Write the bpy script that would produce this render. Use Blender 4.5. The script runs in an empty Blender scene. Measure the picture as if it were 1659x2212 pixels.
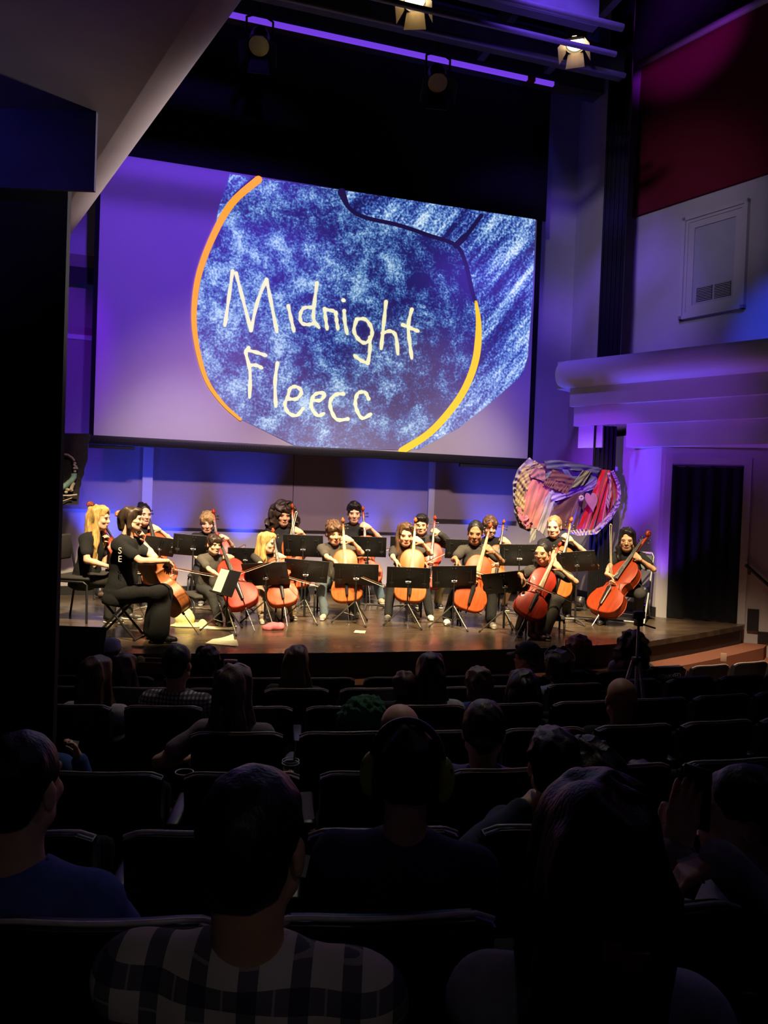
import bpy, bmesh, math, random
import numpy as np
from mathutils import Vector, Matrix, Quaternion
R = math.radians
random.seed(7)
rng = np.random.default_rng(7)
S = bpy.context.scene
COL = S.collection

# ------------------------------------------------------------------ camera
# world: x runs along the stage wall, y from the audience to the stage, z up
F = 1662.0
CAMZ = 2.16
STAGE = 0.70
cam_data = bpy.data.cameras.new('camera')
cam = bpy.data.objects.new('camera', cam_data)
COL.objects.link(cam)
cam_data.sensor_fit = 'VERTICAL'
cam_data.sensor_height = 24.0
cam_data.lens = F / 2212.0 * 24.0
cam_data.clip_start = 0.05
cam_data.clip_end = 100
YAW, PITCH, ROLL = R(-17.1), R(-1.14), R(2.08)
CR = Matrix.Rotation(YAW, 3, 'Z') @ Matrix.Rotation(R(90) + PITCH, 3, 'X') @ Matrix.Rotation(ROLL, 3, 'Z')
cam.matrix_world = Matrix.Translation((0, 0, CAMZ)) @ CR.to_4x4()
S.camera = cam
C0 = Vector((0, 0, CAMZ))
FWD = Vector((math.sin(R(17.1)), math.cos(R(17.1)), 0))
RGT = Vector((math.cos(R(17.1)), -math.sin(R(17.1)), 0))

# ------------------------------------------------------------------ world, exposure, big lights
S.view_settings.view_transform = 'Standard'
S.view_settings.look = 'None'
S.view_settings.gamma = 1.0
S.view_settings.exposure = 0.0
S.view_settings.use_curve_mapping = False
W = bpy.data.worlds.new('dim_hall')
S.world = W
W.use_nodes = True
W.node_tree.nodes['Background'].inputs[0].default_value = (0.22, 0.2, 0.75, 1)
W.node_tree.nodes['Background'].inputs[1].default_value = 0.0012

def spot(name, loc, target, color, power, half_angle, blend=0.5, size=0.12):
    l = bpy.data.lights.new(name, 'SPOT')
    l.energy = power
    l.color = color
    l.spot_size = 2 * R(half_angle)
    l.spot_blend = blend
    l.shadow_soft_size = size
    o = bpy.data.objects.new(name, l)
    COL.objects.link(o)
    o.location = loc
    d = Vector(target) - Vector(loc)
    o.rotation_euler = d.to_track_quat('-Z', 'Y').to_euler()
    return o

WARM = (1.0, 0.76, 0.44)
VIOLET = (0.27, 0.05, 1.0)
BLUE = (0.04, 0.07, 1.0)
# warm theatre lamps on the front-of-house bar
for tx, ty, lx, ha in ((-0.6, 8.95, -0.2, 12), (1.0, 8.95, 0.6, 12), (2.7, 8.95, 2.0, 12), (4.2, 8.95, 3.0, 11), (5.25, 8.4, 3.0, 9)):
    spot('front_of_house_spot', (lx, 4.3, 8.2), (tx, ty, 1.1), WARM, 7000, ha, 0.5, 0.10)
# added rose lamps for warm bounce at the screen foot and the wall below
spot('rose_fill', (1.2, 4.3, 8.2), (0.9, 10.6, 2.3), (1.0, 0.55, 0.72), 1250, 15, 1.0, 0.2)
spot('rose_fill', (3.4, 4.3, 8.2), (3.8, 10.6, 2.3), (1.0, 0.62, 0.60), 1100, 15, 1.0, 0.2)
# violet colour-changing lamps on the screen, the right corner and the right wall
spot('violet_wash', (0.9, 4.6, 8.4), (0.3, 10.5, 5.4), (0.17, 0.05, 1.0), 1700, 22, 0.9, 0.2)
spot('violet_wash', (-1.9, 7.0, 7.6), (-1.25, 11.0, 3.6), (0.22, 0.0, 1.0), 1500, 11, 0.6, 0.1)
spot('violet_wash', (3.2, 6.0, 8.4), (6.1, 11.0, 4.6), (0.18, 0.07, 1.0), 1500, 22, 0.8, 0.2)
spot('violet_wash', (0.3, 4.8, 3.35), (6.45, 9.75, 2.5), (0.24, 0.02, 1.0), 3900, 8.5, 0.9, 0.1)
spot('violet_wash', (0.4, 4.7, 3.35), (6.6, 8.4, 3.4), (0.26, 0.05, 1.0), 650, 10, 1.0, 0.1)
spot('house_blue', (6.0, 1.0, 8.6), (0.6, 1.8, 1.1), (0.40, 0.34, 0.80), 32, 34, 0.9, 0.3)
spot('balcony_bounce_fill', (5.6, 6.9, 3.4), (-1.1, 3.9, 3.95), (1.0, 0.84, 0.84), 1500, 12, 0.9, 0.2)  # added lamp standing in for bounce off the stage and screen
spot('ceiling_blue', (4.0, 7.4, 6.6), (4.6, 8.0, 9.7), (0.16, 0.05, 1.0), 24, 65, 0.9, 0.3)
spot('wall_fill', (0.6, 3.2, 7.6), (7.3, 10.2, 6.0), (0.66, 0.56, 0.85), 800, 13, 0.9, 0.2)  # added fill to lift the upper right wall
spot('violet_wash', (3.6, 5.4, 7.8), (7.4, 9.7, 9.0), (0.42, 0.02, 1.0), 1100, 10, 0.8, 0.1)
spot('step_fill', (3.2, 4.3, 8.2), (6.3, 6.9, 0.5), (1.0, 0.72, 0.50), 4200, 11, 0.9, 0.1)  # extra spot added to brighten the carpeted step
spot('beam_blue_fill', (2.3, -0.6, 3.2), (-0.9, 3.47, 3.45), (0.16, 0.12, 1.0), 260, 9, 0.9, 0.1)  # unseen blue lamp added behind the camera to tint the left beam
for lx in (0.2, 2.2, 4.1):
    spot('lavender_fill', (lx, 4.3, 8.2), (lx + .3, 11.0, 1.55), (0.86, 0.72, 1.0), 1500, 10, 0.9, 0.15)  # added fill brightening the back wall below the screen
spot('house_dim', (0.1, -1.4, 3.3), (-0.05, 1.25, 1.15), (0.85, 0.76, 0.86), 9, 13, 0.9, 0.2)
spot('dress_fill', (3.0, 4.3, 8.2), (5.45, 9.35, 2.35), WARM, 3600, 6.5, 0.7, 0.1)  # extra warm spot added to brighten the hanging dresses

# ------------------------------------------------------------------ picking helpers (photo pixel -> real place)
def ray(px, py):
    return CR @ Vector(((px - 829.5) / F, -(py - 1106.0) / F, -1.0))
def onz(px, py, z):
    d = ray(px, py); return C0 + d * ((z - CAMZ) / d.z)
def ony(px, py, y):
    d = ray(px, py); return C0 + d * (y / d.y)
def onx(px, py, x):
    d = ray(px, py); return C0 + d * (x / d.x)
def at(px, py, depth):
    d = ray(px, py); return C0 + d * (depth / d.dot(FWD))

# ------------------------------------------------------------------ materials
MATS = {}
def mat(name, col, rough=0.6, metal=0.0, noise=0.0, nscale=20.0, bump=0.0, bscale=60.0, spec=0.5, sheen=0.0, emit=None, estr=0.0, alpha=1.0, trans=0.0, sss=0.0, coat=0.0):
    if name in MATS: return MATS[name]
    m = bpy.data.materials.new(name); m.use_nodes = True
    nt = m.node_tree; b = nt.nodes['Principled BSDF']
    b.inputs['Base Color'].default_value = (*col, 1)
    b.inputs['Roughness'].default_value = rough
    b.inputs['Metallic'].default_value = metal
    b.inputs['Specular IOR Level'].default_value = spec
    if sheen: b.inputs['Sheen Weight'].default_value = sheen
    if coat: b.inputs['Coat Weight'].default_value = coat
    if trans: b.inputs['Transmission Weight'].default_value = trans
    if alpha < 1: b.inputs['Alpha'].default_value = alpha
    if sss:
        b.inputs['Subsurface Weight'].default_value = sss
        b.inputs['Subsurface Radius'].default_value = (0.012, 0.006, 0.003)
    if emit:
        b.inputs['Emission Color'].default_value = (*emit, 1)
        b.inputs['Emission Strength'].default_value = estr
    if noise or bump:
        tc = nt.nodes.new('ShaderNodeTexCoord')
    if noise:
        n = nt.nodes.new('ShaderNodeTexNoise'); n.inputs['Scale'].default_value = nscale; n.inputs['Detail'].default_value = 4
        nt.links.new(tc.outputs['Object'], n.inputs['Vector'])
        r = nt.nodes.new('ShaderNodeMapRange')
        r.inputs['To Min'].default_value = 1 - noise; r.inputs['To Max'].default_value = 1 + noise
        r.inputs['From Min'].default_value = 0.3; r.inputs['From Max'].default_value = 0.7
        nt.links.new(n.outputs['Fac'], r.inputs['Value'])
        mx = nt.nodes.new('ShaderNodeVectorMath'); mx.operation = 'SCALE'
        mx.inputs[0].default_value = col
        nt.links.new(r.outputs[0], mx.inputs['Scale'])
        nt.links.new(mx.outputs[0], b.inputs['Base Color'])
    if bump:
        n2 = nt.nodes.new('ShaderNodeTexNoise'); n2.inputs['Scale'].default_value = bscale; n2.inputs['Detail'].default_value = 3
        nt.links.new(tc.outputs['Object'], n2.inputs['Vector'])
        bp = nt.nodes.new('ShaderNodeBump'); bp.inputs['Strength'].default_value = bump; bp.inputs['Distance'].default_value = 0.01
        nt.links.new(n2.outputs['Fac'], bp.inputs['Height'])
        nt.links.new(bp.outputs[0], b.inputs['Normal'])
    MATS[name] = m
    return m

# ------------------------------------------------------------------ mesh builder
class MB:
    def __init__(s): s.v = []; s.f = []; s.sm = []
    def add(s, vs, fs, smooth=False):
        o = len(s.v); s.v += [tuple(p) for p in vs]
        for q in fs: s.f.append(tuple(i + o for i in q)); s.sm.append(smooth)
        return s
    def box(s, lo, hi, M=None):
        x0, y0, z0 = lo; x1, y1, z1 = hi
        vs = [Vector(p) for p in ((x0,y0,z0),(x1,y0,z0),(x1,y1,z0),(x0,y1,z0),(x0,y0,z1),(x1,y0,z1),(x1,y1,z1),(x0,y1,z1))]
        if M: vs = [M @ p for p in vs]
        return s.add(vs, ((0,3,2,1),(4,5,6,7),(0,1,5,4),(1,2,6,5),(2,3,7,6),(3,0,4,7)))
    def rbox(s, lo, hi, r, M=None, seg=2):
        b = bmesh.new()
        bmesh.ops.create_cube(b, size=1)
        c = [(lo[i] + hi[i]) / 2 for i in range(3)]; d = [hi[i] - lo[i] for i in range(3)]
        for v in b.verts: v.co = Vector((c[0] + v.co.x * d[0], c[1] + v.co.y * d[1], c[2] + v.co.z * d[2]))
        r = min(r, min(d) * .49)
        bmesh.ops.bevel(b, geom=b.edges[:], offset=r, segments=seg, affect='EDGES', profile=0.5)
        vs = [(M @ v.co if M else v.co.copy()) for v in b.verts]
        s.add(vs, [[v.index for v in f.verts] for f in b.faces], True); b.free(); return s
    def tube(s, pts, rad, n=8, cap=True, smooth=True):
        pts = [Vector(p) for p in pts]
        if not hasattr(rad, '__len__'): rad = [rad] * len(pts)
        rings = []; up = None
        for i, p in enumerate(pts):
            t = (pts[min(i + 1, len(pts) - 1)] - pts[max(i - 1, 0)]).normalized()
            if up is None:
                up = t.orthogonal().normalized()
            up = (up - t * up.dot(t))
            if up.length < 1e-6: up = t.orthogonal()
            up.normalize(); w = t.cross(up)
            rings.append([p + (up * math.cos(2*math.pi*k/n) + w * math.sin(2*math.pi*k/n)) * rad[i] for k in range(n)])
        vs = [p for r_ in rings for p in r_]; fs = []
        for i in range(len(pts) - 1):
            for k in range(n):
                a = i*n + k; b = i*n + (k+1) % n
                fs.append((a, b, b + n, a + n))
        s.add(vs, fs, smooth)
        if cap:
            s.add(rings[0][::-1], [tuple(range(n))]); s.add(rings[-1], [tuple(range(n))])
        return s
    def sphere(s, c, r, n=10, m=7, M=None):
        if not hasattr(r, '__len__'): r = (r, r, r)
        c = Vector(c); vs = []; fs = []
        for j in range(m + 1):
            th = math.pi * j / m
            for i in range(n):
                ph = 2*math.pi*i/n
                p = Vector((r[0]*math.sin(th)*math.cos(ph), r[1]*math.sin(th)*math.sin(ph), r[2]*math.cos(th)))
                vs.append(c + (M @ p if M else p))
        for j in range(m):
            for i in range(n):
                a = j*n+i; b = j*n+(i+1) % n
                fs.append((a, a+n, b+n, b))
        return s.add(vs, fs, True)
    def prism(s, poly, d, smooth=False):
        """poly: list of 3D points (planar), d: extrusion vector"""
        poly = [Vector(p) for p in poly]; d = Vector(d); n = len(poly)
        vs = poly + [p + d for p in poly]
        fs = [tuple(range(n))[::-1], tuple(range(n, 2*n))] + [(i, (i+1) % n, (i+1) % n + n, i + n) for i in range(n)]
        return s.add(vs, fs, smooth)
    def sheet(s, grid, thick=0.0, smooth=True):
        """grid[i][j] points -> quad sheet, optional back copy"""
        h = len(grid); w = len(grid[0])
        vs = [p for r_ in grid for p in r_]
        fs = [(i*w+j, i*w+j+1, (i+1)*w+j+1, (i+1)*w+j) for i in range(h-1) for j in range(w-1)]
        return s.add(vs, fs, smooth)
    def mesh(s, name):
        m = bpy.data.meshes.new(name); m.from_pydata(s.v, [], s.f)
        m.polygons.foreach_set('use_smooth', s.sm)
        b = bmesh.new(); b.from_mesh(m); bmesh.ops.recalc_face_normals(b, faces=b.faces); b.to_mesh(m); b.free()
        m.update(); return m
    def build(s, name, m, parent=None, loc=None):
        me = s.mesh(name)
        if m is not None: me.materials.append(m)
        return link(name, me, parent, loc)

def link(name, data, parent=None, loc=None):
    o = bpy.data.objects.new(name, data); COL.objects.link(o)
    if parent: o.parent = parent
    if loc is not None: o.location = loc
    return o
def tag(o, label, cat, group=None):
    o['label'] = label; o['category'] = cat
    if group: o['group'] = group
    return o
def thing(name, label, cat, loc=(0,0,0), rz=0.0, group=None, scale=1.0):
    o = bpy.data.objects.new(name, None); COL.objects.link(o)
    o.empty_display_size = 0.1
    o.location = loc; o.rotation_euler = (0, 0, rz); o.scale = (scale,)*3
    return tag(o, label, cat, group)
def struct(o):
    o['kind'] = 'structure'; return o
def dup(root, parent=None):
    c = root.copy(); COL.objects.link(c); c.parent = parent
    for ch in root.children:
        dup(ch, c)
    return c
def frame(origin, xdir, zdir=(0,0,1)):
    x = Vector(xdir).normalized(); z = Vector(zdir); z = (z - x * z.dot(x)).normalized(); y = z.cross(x)
    M = Matrix((x, y, z)).transposed().to_4x4(); M.translation = origin; return M

# ------------------------------------------------------------------ the setting
M_wall = mat('painted_wall_grey', (0.42, 0.40, 0.40), 0.75, noise=0.04, nscale=3, bump=0.05, bscale=120)
M_white = mat('painted_wall_white', (0.44, 0.42, 0.42), 0.6, noise=0.03, nscale=3)
M_panel = mat('acoustic_fabric_grey', (0.24, 0.19, 0.19), 0.95, noise=0.1, nscale=150, bump=0.2, bscale=300, spec=0.1)
M_red = mat('acoustic_fabric_maroon', (0.13, 0.010, 0.022), 0.95, noise=0.1, nscale=120, bump=0.15, bscale=300, spec=0.1)
M_black = mat('flat_black_paint', (0.012, 0.012, 0.014), 0.8, noise=0.15, nscale=8)
M_drape = mat('black_velour', (0.010, 0.010, 0.012), 0.95, noise=0.2, nscale=30, spec=0.1)
M_ceil = mat('black_ceiling', (0.05, 0.05, 0.06), 0.9, noise=0.2, nscale=4)
M_blkmetal = mat('black_metal', (0.018, 0.018, 0.02), 0.42, 0.3, noise=0.1, nscale=30)
M_chrome = mat('chrome', (0.75, 0.75, 0.76), 0.2, 1.0, noise=0.05, nscale=30)
M_base = mat('black_rubber_baseboard', (0.015, 0.015, 0.016), 0.5, noise=0.1, nscale=15)
M_soffit = mat('painted_soffit_tan', (0.42, 0.36, 0.33), 0.7, noise=0.05, nscale=4)
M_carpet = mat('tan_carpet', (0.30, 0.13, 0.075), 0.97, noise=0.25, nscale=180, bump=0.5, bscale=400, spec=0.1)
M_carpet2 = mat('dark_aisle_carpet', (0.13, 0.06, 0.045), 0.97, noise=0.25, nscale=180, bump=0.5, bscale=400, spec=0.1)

def stage_mat():
    m = bpy.data.materials.new('stage_floor_dark_wood'); m.use_nodes = True
    nt = m.node_tree; b = nt.nodes['Principled BSDF']
    tc = nt.nodes.new('ShaderNodeTexCoord')
    mp = nt.nodes.new('ShaderNodeMapping'); mp.inputs['Scale'].default_value = (0.9, 5.0, 1)
    nt.links.new(tc.outputs['Object'], mp.inputs['Vector'])
    n = nt.nodes.new('ShaderNodeTexNoise'); n.inputs['Scale'].default_value = 3; n.inputs['Detail'].default_value = 6
    nt.links.new(mp.outputs[0], n.inputs['Vector'])
    cr = nt.nodes.new('ShaderNodeValToRGB')
    cr.color_ramp.elements[0].position = 0.3; cr.color_ramp.elements[0].color = (0.042, 0.030, 0.020, 1)
    cr.color_ramp.elements[1].position = 0.75; cr.color_ramp.elements[1].color = (0.115, 0.080, 0.046, 1)
    nt.links.new(n.outputs['Fac'], cr.inputs[0]); nt.links.new(cr.outputs[0], b.inputs['Base Color'])
    n2 = nt.nodes.new('ShaderNodeTexNoise'); n2.inputs['Scale'].default_value = 1.7; n2.inputs['Detail'].default_value = 5
    nt.links.new(tc.outputs['Object'], n2.inputs['Vector'])
    mr = nt.nodes.new('ShaderNodeMapRange'); mr.inputs['From Min'].default_value = 0.3; mr.inputs['From Max'].default_value = 0.7
    mr.inputs['To Min'].default_value = 0.17; mr.inputs['To Max'].default_value = 0.36
    nt.links.new(n2.outputs['Fac'], mr.inputs['Value']); nt.links.new(mr.outputs[0], b.inputs['Roughness'])
    bp = nt.nodes.new('ShaderNodeBump'); bp.inputs['Strength'].default_value = 0.12; bp.inputs['Distance'].default_value = 0.01
    nt.links.new(n.outputs['Fac'], bp.inputs['Height']); nt.links.new(bp.outputs[0], b.inputs['Normal'])
    return m
M_stage = stage_mat()

# stage front edge (bowed towards the audience), measured on the stage level
EDGE_PX = [(300,1412),(450,1412),(600,1411),(730,1410),(860,1408),(1000,1405),(1150,1401),(1275,1395),(1398,1386),(1500,1370),(1605,1351)]
edge = [onz(x, y, STAGE) for x, y in EDGE_PX]
edge = [Vector((edge[0].x - 2.6, edge[0].y + .75, STAGE)), Vector((edge[0].x - 1.2, edge[0].y + .25, STAGE))] + edge
edge.append(Vector((edge[-1].x + .35, edge[-1].y + .3, STAGE)))
BW = 11.0
top = [p.copy() for p in edge] + [Vector((edge[-1].x, BW, STAGE)), Vector((edge[0].x, BW, STAGE))]
mb = MB(); mb.prism([p + Vector((0,0,-.06)) for p in top], (0, 0, .06)); fl = struct(mb.build('floor', M_stage))
def offset_edge(d):
    out = []
    for i, p in enumerate(edge):
        t = (edge[min(i+1, len(edge)-1)] - edge[max(i-1, 0)]); t.z = 0; t.normalize()
        out.append(p + Vector((t.y, -t.x, 0)) * d)
    return out
def riser(name, d, z0, z1, m):
    f = offset_edge(d); mb = MB()
    poly = [Vector((p.x, p.y, z0)) for p in f] + [Vector((f[-1].x, BW, z0)), Vector((f[0].x, BW, z0))]
    mb.prism(poly, (0, 0, z1 - z0)); return struct(mb.build(name, m))
M_lip = mat('stage_fascia_dark', (0.022, 0.016, 0.013), 0.55, noise=0.2, nscale=6)
riser('trim_1', -0.03, STAGE - .24, STAGE - .0601, M_lip)
riser('trim_2', 0.26, STAGE - .95, STAGE - .2401, M_carpet)
_f0 = offset_edge(.26); _f1 = offset_edge(.8)
_i0 = next(i for i, p in enumerate(edge) if p.x > 4.9)
MB_ = MB().prism([Vector((p.x, p.y, -.25)) for p in _f0[_i0:]] + [Vector((p.x, p.y, -.25)) for p in _f1[_i0:][::-1]], (0,0,.25+STAGE-.40)); struct(MB_.build('trim_3', M_carpet))

# back wall
def bx(px, y=BW): return ony(px, 1000, y).x
XL, XR = -4.2, 6.42
mb = MB().box((XL, BW, -.3), (XR + .2, BW + .2, 9.6)); struct(mb.build('wall_back', M_wall))
zc = ony(620, 1145, BW - .05).z; zs = ony(1020, 1123, BW - .08).z; zl = ony(220, 1101, BW - .05).z
xa, xs, xb = bx(331), bx(634), bx(924)
mb = MB().box((xa, BW-.05, zc), (xs-.004, BW, 5.2)); struct(mb.build('trim_4', M_panel))
mb = MB().box((xs+.004, BW-.05, zc), (xb, BW, 5.2)); struct(mb.build('trim_5', M_panel))
mb = MB().box((xb, BW-.09, zc-.02), (bx(937), BW, 5.2)); struct(mb.build('trim_6', M_wall))
mb = MB().box((bx(937), BW-.08, zs), (bx(1118), BW, 5.2)); struct(mb.build('trim_7', M_panel))
mb = MB().box((bx(309), BW-.09, zc-.02), (xa, BW, 5.2)); struct(mb.build('trim_8', M_wall))
mb = MB().box((XL, BW-.05, zl), (bx(309), BW, 5.2)); struct(mb.build('trim_9', M_panel))
mb = MB().box((XL, BW-.03, STAGE), (XR, BW, STAGE + .12)); struct(mb.build('baseboard_back', M_base))

# right side walls: stage side wall, door wall
Cc = Vector((6.47, 8.66, 0)); Dd = Vector((7.9, 7.62, 0)); Bc = Vector((6.42, BW, 0))
def wall_seg(name, a, b, z0, z1, th, m, out=1):
    t = (b - a); t.z = 0; t.normalize(); n = Vector((t.y, -t.x, 0)) * -out
    mb = MB(); mb.prism([Vector((a.x,a.y,z0)), Vector((b.x,b.y,z0)), Vector((b.x,b.y,z0)) + n*th, Vector((a.x,a.y,z0)) + n*th], (0,0,z1-z0))
    return struct(mb.build(name, m))
wall_seg('wall_right_stage', Bc, Cc, STAGE-.3, 3.15, .15, M_white, 1)
wall_seg('wall_right_door', Cc, Dd + (Dd-Cc)*1.2, -.3, 3.15, .15, M_white, 1)
wall_seg('baseboard_right', Bc + Vector((-.03,0,0)), Cc + Vector((-.03,-.02,0)), STAGE, STAGE + .13, .03, M_base, 1)

# door with black curtain in the door wall
tw = (Dd - Cc).normalized(); nw = Vector((-tw.y, tw.x, 0)) * -1      # nw points into the room
if nw.dot(Vector((-1, -1, 0))) < 0: nw = -nw
def on_doorwall(px, py, off=0.0):
    d = ray(px, py); p0 = Cc + nw * off
    return C0 + d * ((p0 - C0).dot(nw) / d.dot(nw))
da = on_doorwall(1444, 1200); db = on_doorwall(1598, 1200)
sa = (da - Cc).dot(tw); sb = (db - Cc).dot(tw); ztop = on_doorwall(1535, 1004).z
Md = frame(Vector((Cc.x, Cc.y, STAGE)), tw)   # local x along wall, y = z cross x
ysgn = 1 if (Md.to_3x3() @ Vector((0, 1, 0))).dot(nw) > 0 else -1
def dbox(mb, x0, x1, z0, z1, y0, y1):
    return mb.box((x0, min(y0*ysgn, y1*ysgn), z0), (x1, max(y0*ysgn, y1*ysgn), z1), Md)
dh = ztop - STAGE
door = bpy.data.objects.new('door_1', None); COL.objects.link(door); struct(door)
mb = MB(); dbox(mb, sa-.09, sa, 0, dh+.09, -.05, .03); dbox(mb, sb, sb+.09, 0, dh+.09, -.05, .03); dbox(mb, sa, sb, dh, dh+.09, -.05, .03)
mb.build('door_frame', M_white, door)
g = []
for i in range(3):
    g.append([])
    for j in range(49):
        t = j / 48; x = sa + .005 + (sb - sa - .01) * t
        y = (.030 + .012 * math.sin(t * 34 + .6) + .007 * math.sin(t * 15)) * ysgn
        g[-1].append(Md @ Vector((x, y, [.015, dh * .5, dh - .02][i])))
mb = MB().sheet(g); cu = mb.build('door_curtain', M_drape, door)
mb = MB().tube([Md @ Vector((sa, .03*ysgn, dh-.025)), Md @ Vector((sb, .03*ysgn, dh-.025))], .012); mb.build('curtain_rod', M_blkmetal, door)
mb = MB(); dbox(mb, sb+.12, sb+.25, -.08, .2, 0, .03); struct(mb.build('baseboard_door', M_base))
mb = MB(); dbox(mb, sb+.25, sb+2.4, -.22, -.08, 0, .025); struct(mb.build('baseboard_aisle', M_base))
# handrail right of the door
hr = thing('handrail', 'black metal handrail on the wall right of the curtained doorway', 'handrail')
p0 = on_doorwall(1613, 1222, .09); p1 = on_doorwall(1700, 1300, .09)
MB().tube([p0, p1], .02, 10).build('rail', M_blkmetal, hr)
pb = p0.lerp(p1, .08)
MB().tube([pb, pb - Vector((0,0,.07)), pb - Vector((0,0,.07)) - nw*.1], .011).build('bracket', M_blkmetal, hr)
MB().sphere(p0, .024).build('end_cap', M_blkmetal, hr)

# right balcony: half-round nose over stepped bands
def chord(zrel, ends=(10.8, 8.9)):
    a = at(1220, 1000, ends[0]); b = at(1659, 1000, ends[1])
    return Vector((a.x, a.y, CAMZ + zrel)), Vector((b.x, b.y, CAMZ + zrel))
ca, cb = chord(0); ct = (cb - ca).normalized(); cn = Vector((-ct.y, ct.x, 0))
if cn.dot(Vector((1, 0, 0))) < 0: cn = -cn           # cn points away from the room
L = (cb - ca).length + 3.0
def band(name, z0, z1, push, s0=0.0, s1=None, depth=2.2, m=M_white):
    s1 = L if s1 is None else s1
    a = ca + ct * s0 + cn * push; b = ca + ct * s1 + cn * push
    mb = MB(); mb.prism([Vector((a.x,a.y,z0)), Vector((b.x,b.y,z0)), Vector((b.x,b.y,z0)) + cn*depth, Vector((a.x,a.y,z0)) + cn*depth], (0,0,z1-z0))
    return struct(mb.build(name, m))
def zat(px, py):   # height of a photo point on the band plane
    d = ray(px, py); return (C0 + d * ((ca - C0).dot(cn) / d.dot(cn))).z
z3 = zat(1440, 960); z2 = zat(1440, 908); z1_ = zat(1440, 862); z0_ = zat(1440, 818); zt = zat(1440, 752)
def s_at(px):
    d = ray(px, 940); p = C0 + d * ((ca - C0).dot(cn) / d.dot(cn)); return (p - ca).dot(ct)
band('trim_10', z3, z2, .26, s_at(1332), None, 1.3)
band('trim_11', z3, z2, .26, s_at(1228), s_at(1280), .03)
band('trim_12', z2, z1_, .18, s_at(1223))
band('trim_13', z1_, z0_, .10, s_at(1219))
rn = (zt - z0_) / 2; zc_n = (zt + z0_) / 2
mb = MB(); prof = []
for k in range(13):
    a = -math.pi/2 + math.pi * k / 12
    prof.append((-math.cos(a) * rn * .9, math.sin(a) * rn))
st = s_at(1190)
rings = []
for s_, sc in ((st, .05), (st+.015, .45), (st+.05, .75), (st+.1, .93), (st+.16, 1), (L, 1)):
    rings.append([ca + ct*s_ + cn*(.1 + q[0]*sc) + Vector((0,0,zc_n - CAMZ + q[1]*(.25+.75*sc))) for q in prof])
mb.sheet(rings)
mb.prism([ca + ct*st + cn*.1 + Vector((0,0,zc_n-CAMZ-rn)), ca + ct*L + cn*.1 + Vector((0,0,zc_n-CAMZ-rn)), ca + ct*L + cn*1.4 + Vector((0,0,zc_n-CAMZ-rn)), ca + ct*st + cn*1.2 + Vector((0,0,zc_n-CAMZ-rn))], (0,0,2*rn))
struct(mb.build('trim_14', M_white))

Ec = Vector((6.44, 9.86, 0)); wall_seg('wall_right_corner', Bc, Ec, 3.15, 9.6, .15, M_wall, 1)
# upper right wall with window and red acoustic panel
ua = at(1322, 800, 12.13); ub = at(1659, 760, 10.1); ua.z = ub.z = 0
ut = (ub - ua).normalized(); un = Vector((-ut.y, ut.x, 0))
if un.dot(Vector((-1, -1, 0))) < 0: un = -un
ztp0 = (lambda d: (C0 + d*((ua - C0).dot(un)/d.dot(un))).z)(ray(1385, 150))
wall_seg('wall_right_upper', ua, ub + ut*3, 3.15, ztp0 + .06, .2, M_wall, 1 if (Vector((ut.y,-ut.x,0))*-1).dot(un) < 0 else -1)
def on_up(px, py, off=0.0):
    d = ray(px, py); p0 = ua + un * off
    return C0 + d * ((p0 - C0).dot(un) / d.dot(un))
def upf(px, py):  # wall coordinates s, z
    p = on_up(px, py); return (p - ua).dot(ut), p.z
Mu = frame(Vector((ua.x, ua.y, 0)), ut)
us = 1 if (Mu.to_3x3() @ Vector((0,1,0))).dot(un) > 0 else -1
def ubox(mb, s0, s1, z0, z1, y0, y1):
    return mb.box((s0, min(y0*us, y1*us), z0), (s1, max(y0*us, y1*us), z1), Mu)
s0, zb = upf(1372, 470); _, ztp = upf(1385, 150)
mb = MB(); mb.prism([Mu @ Vector((s0-.02, 0, zb)), Mu @ Vector((6, 0, zb)), Mu @ Vector((6, 0, ztp)), Mu @ Vector((s0+.04, 0, ztp))], un * .05)
pr = mb.build('wall_panel', M_red); tag(pr, 'dark maroon acoustic fabric panel high on the right wall', 'wall panel')
mb = MB().tube([Mu @ Vector((s0, .06*us, ztp+.05)), Mu @ Vector((6, .06*us, ztp+.05))], .055, 12); struct(mb.build('trim_15', M_white))
# window: recessed frame, pane, louvre vents
wl, wt = upf(1480, 474); wr, _ = upf(1622, 430); _, wb = upf(1470, 690)
wz0 = upf(1475, 692)[1]; wz1 = upf(1478, 474)[1]
win = bpy.data.objects.new('window_1', None); COL.objects.link(win); struct(win)
mb = MB(); ww = .10
ubox(mb, wl, wl+.05, wz0, wz1, 0, .07); ubox(mb, wr-.05, wr, wz0, wz1, 0, .07); ubox(mb, wl, wr, wz1-.05, wz1, 0, .07); ubox(mb, wl, wr, wz0, wz0+.05, 0, .07)
ubox(mb, wl+.05, wl+.09, wz0+.05, wz1-.05, 0, .045); ubox(mb, wr-.09, wr-.05, wz0+.05, wz1-.05, 0, .045); ubox(mb, wl+.09, wr-.09, wz1-.09, wz1-.05, 0, .045); ubox(mb, wl+.09, wr-.09, wz0+.05, wz0+.09, 0, .045)
mb.build('window_frame', M_white, win)
mb = MB(); i0, i1, k0, k1 = wl+.09, wr-.09, wz0+.09, wz1-.09
ubox(mb, i0, i0+.09, k0, k1, 0, .03); ubox(mb, i1-.09, i1, k0, k1, 0, .03); ubox(mb, i0+.09, i1-.09, k1-.09, k1, 0, .03); ubox(mb, i0+.09, i1-.09, k0, k0+.09, 0, .03)
mb.build('sash', M_white, win)
mb = MB(); ubox(mb, i0+.09, i1-.09, k0+.09, k1-.09, 0, .01); mb.build('shutter_panel', mat('window_shutter_grey', (.34,.34,.40), .6, noise=.05, nscale=4), win)
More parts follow.
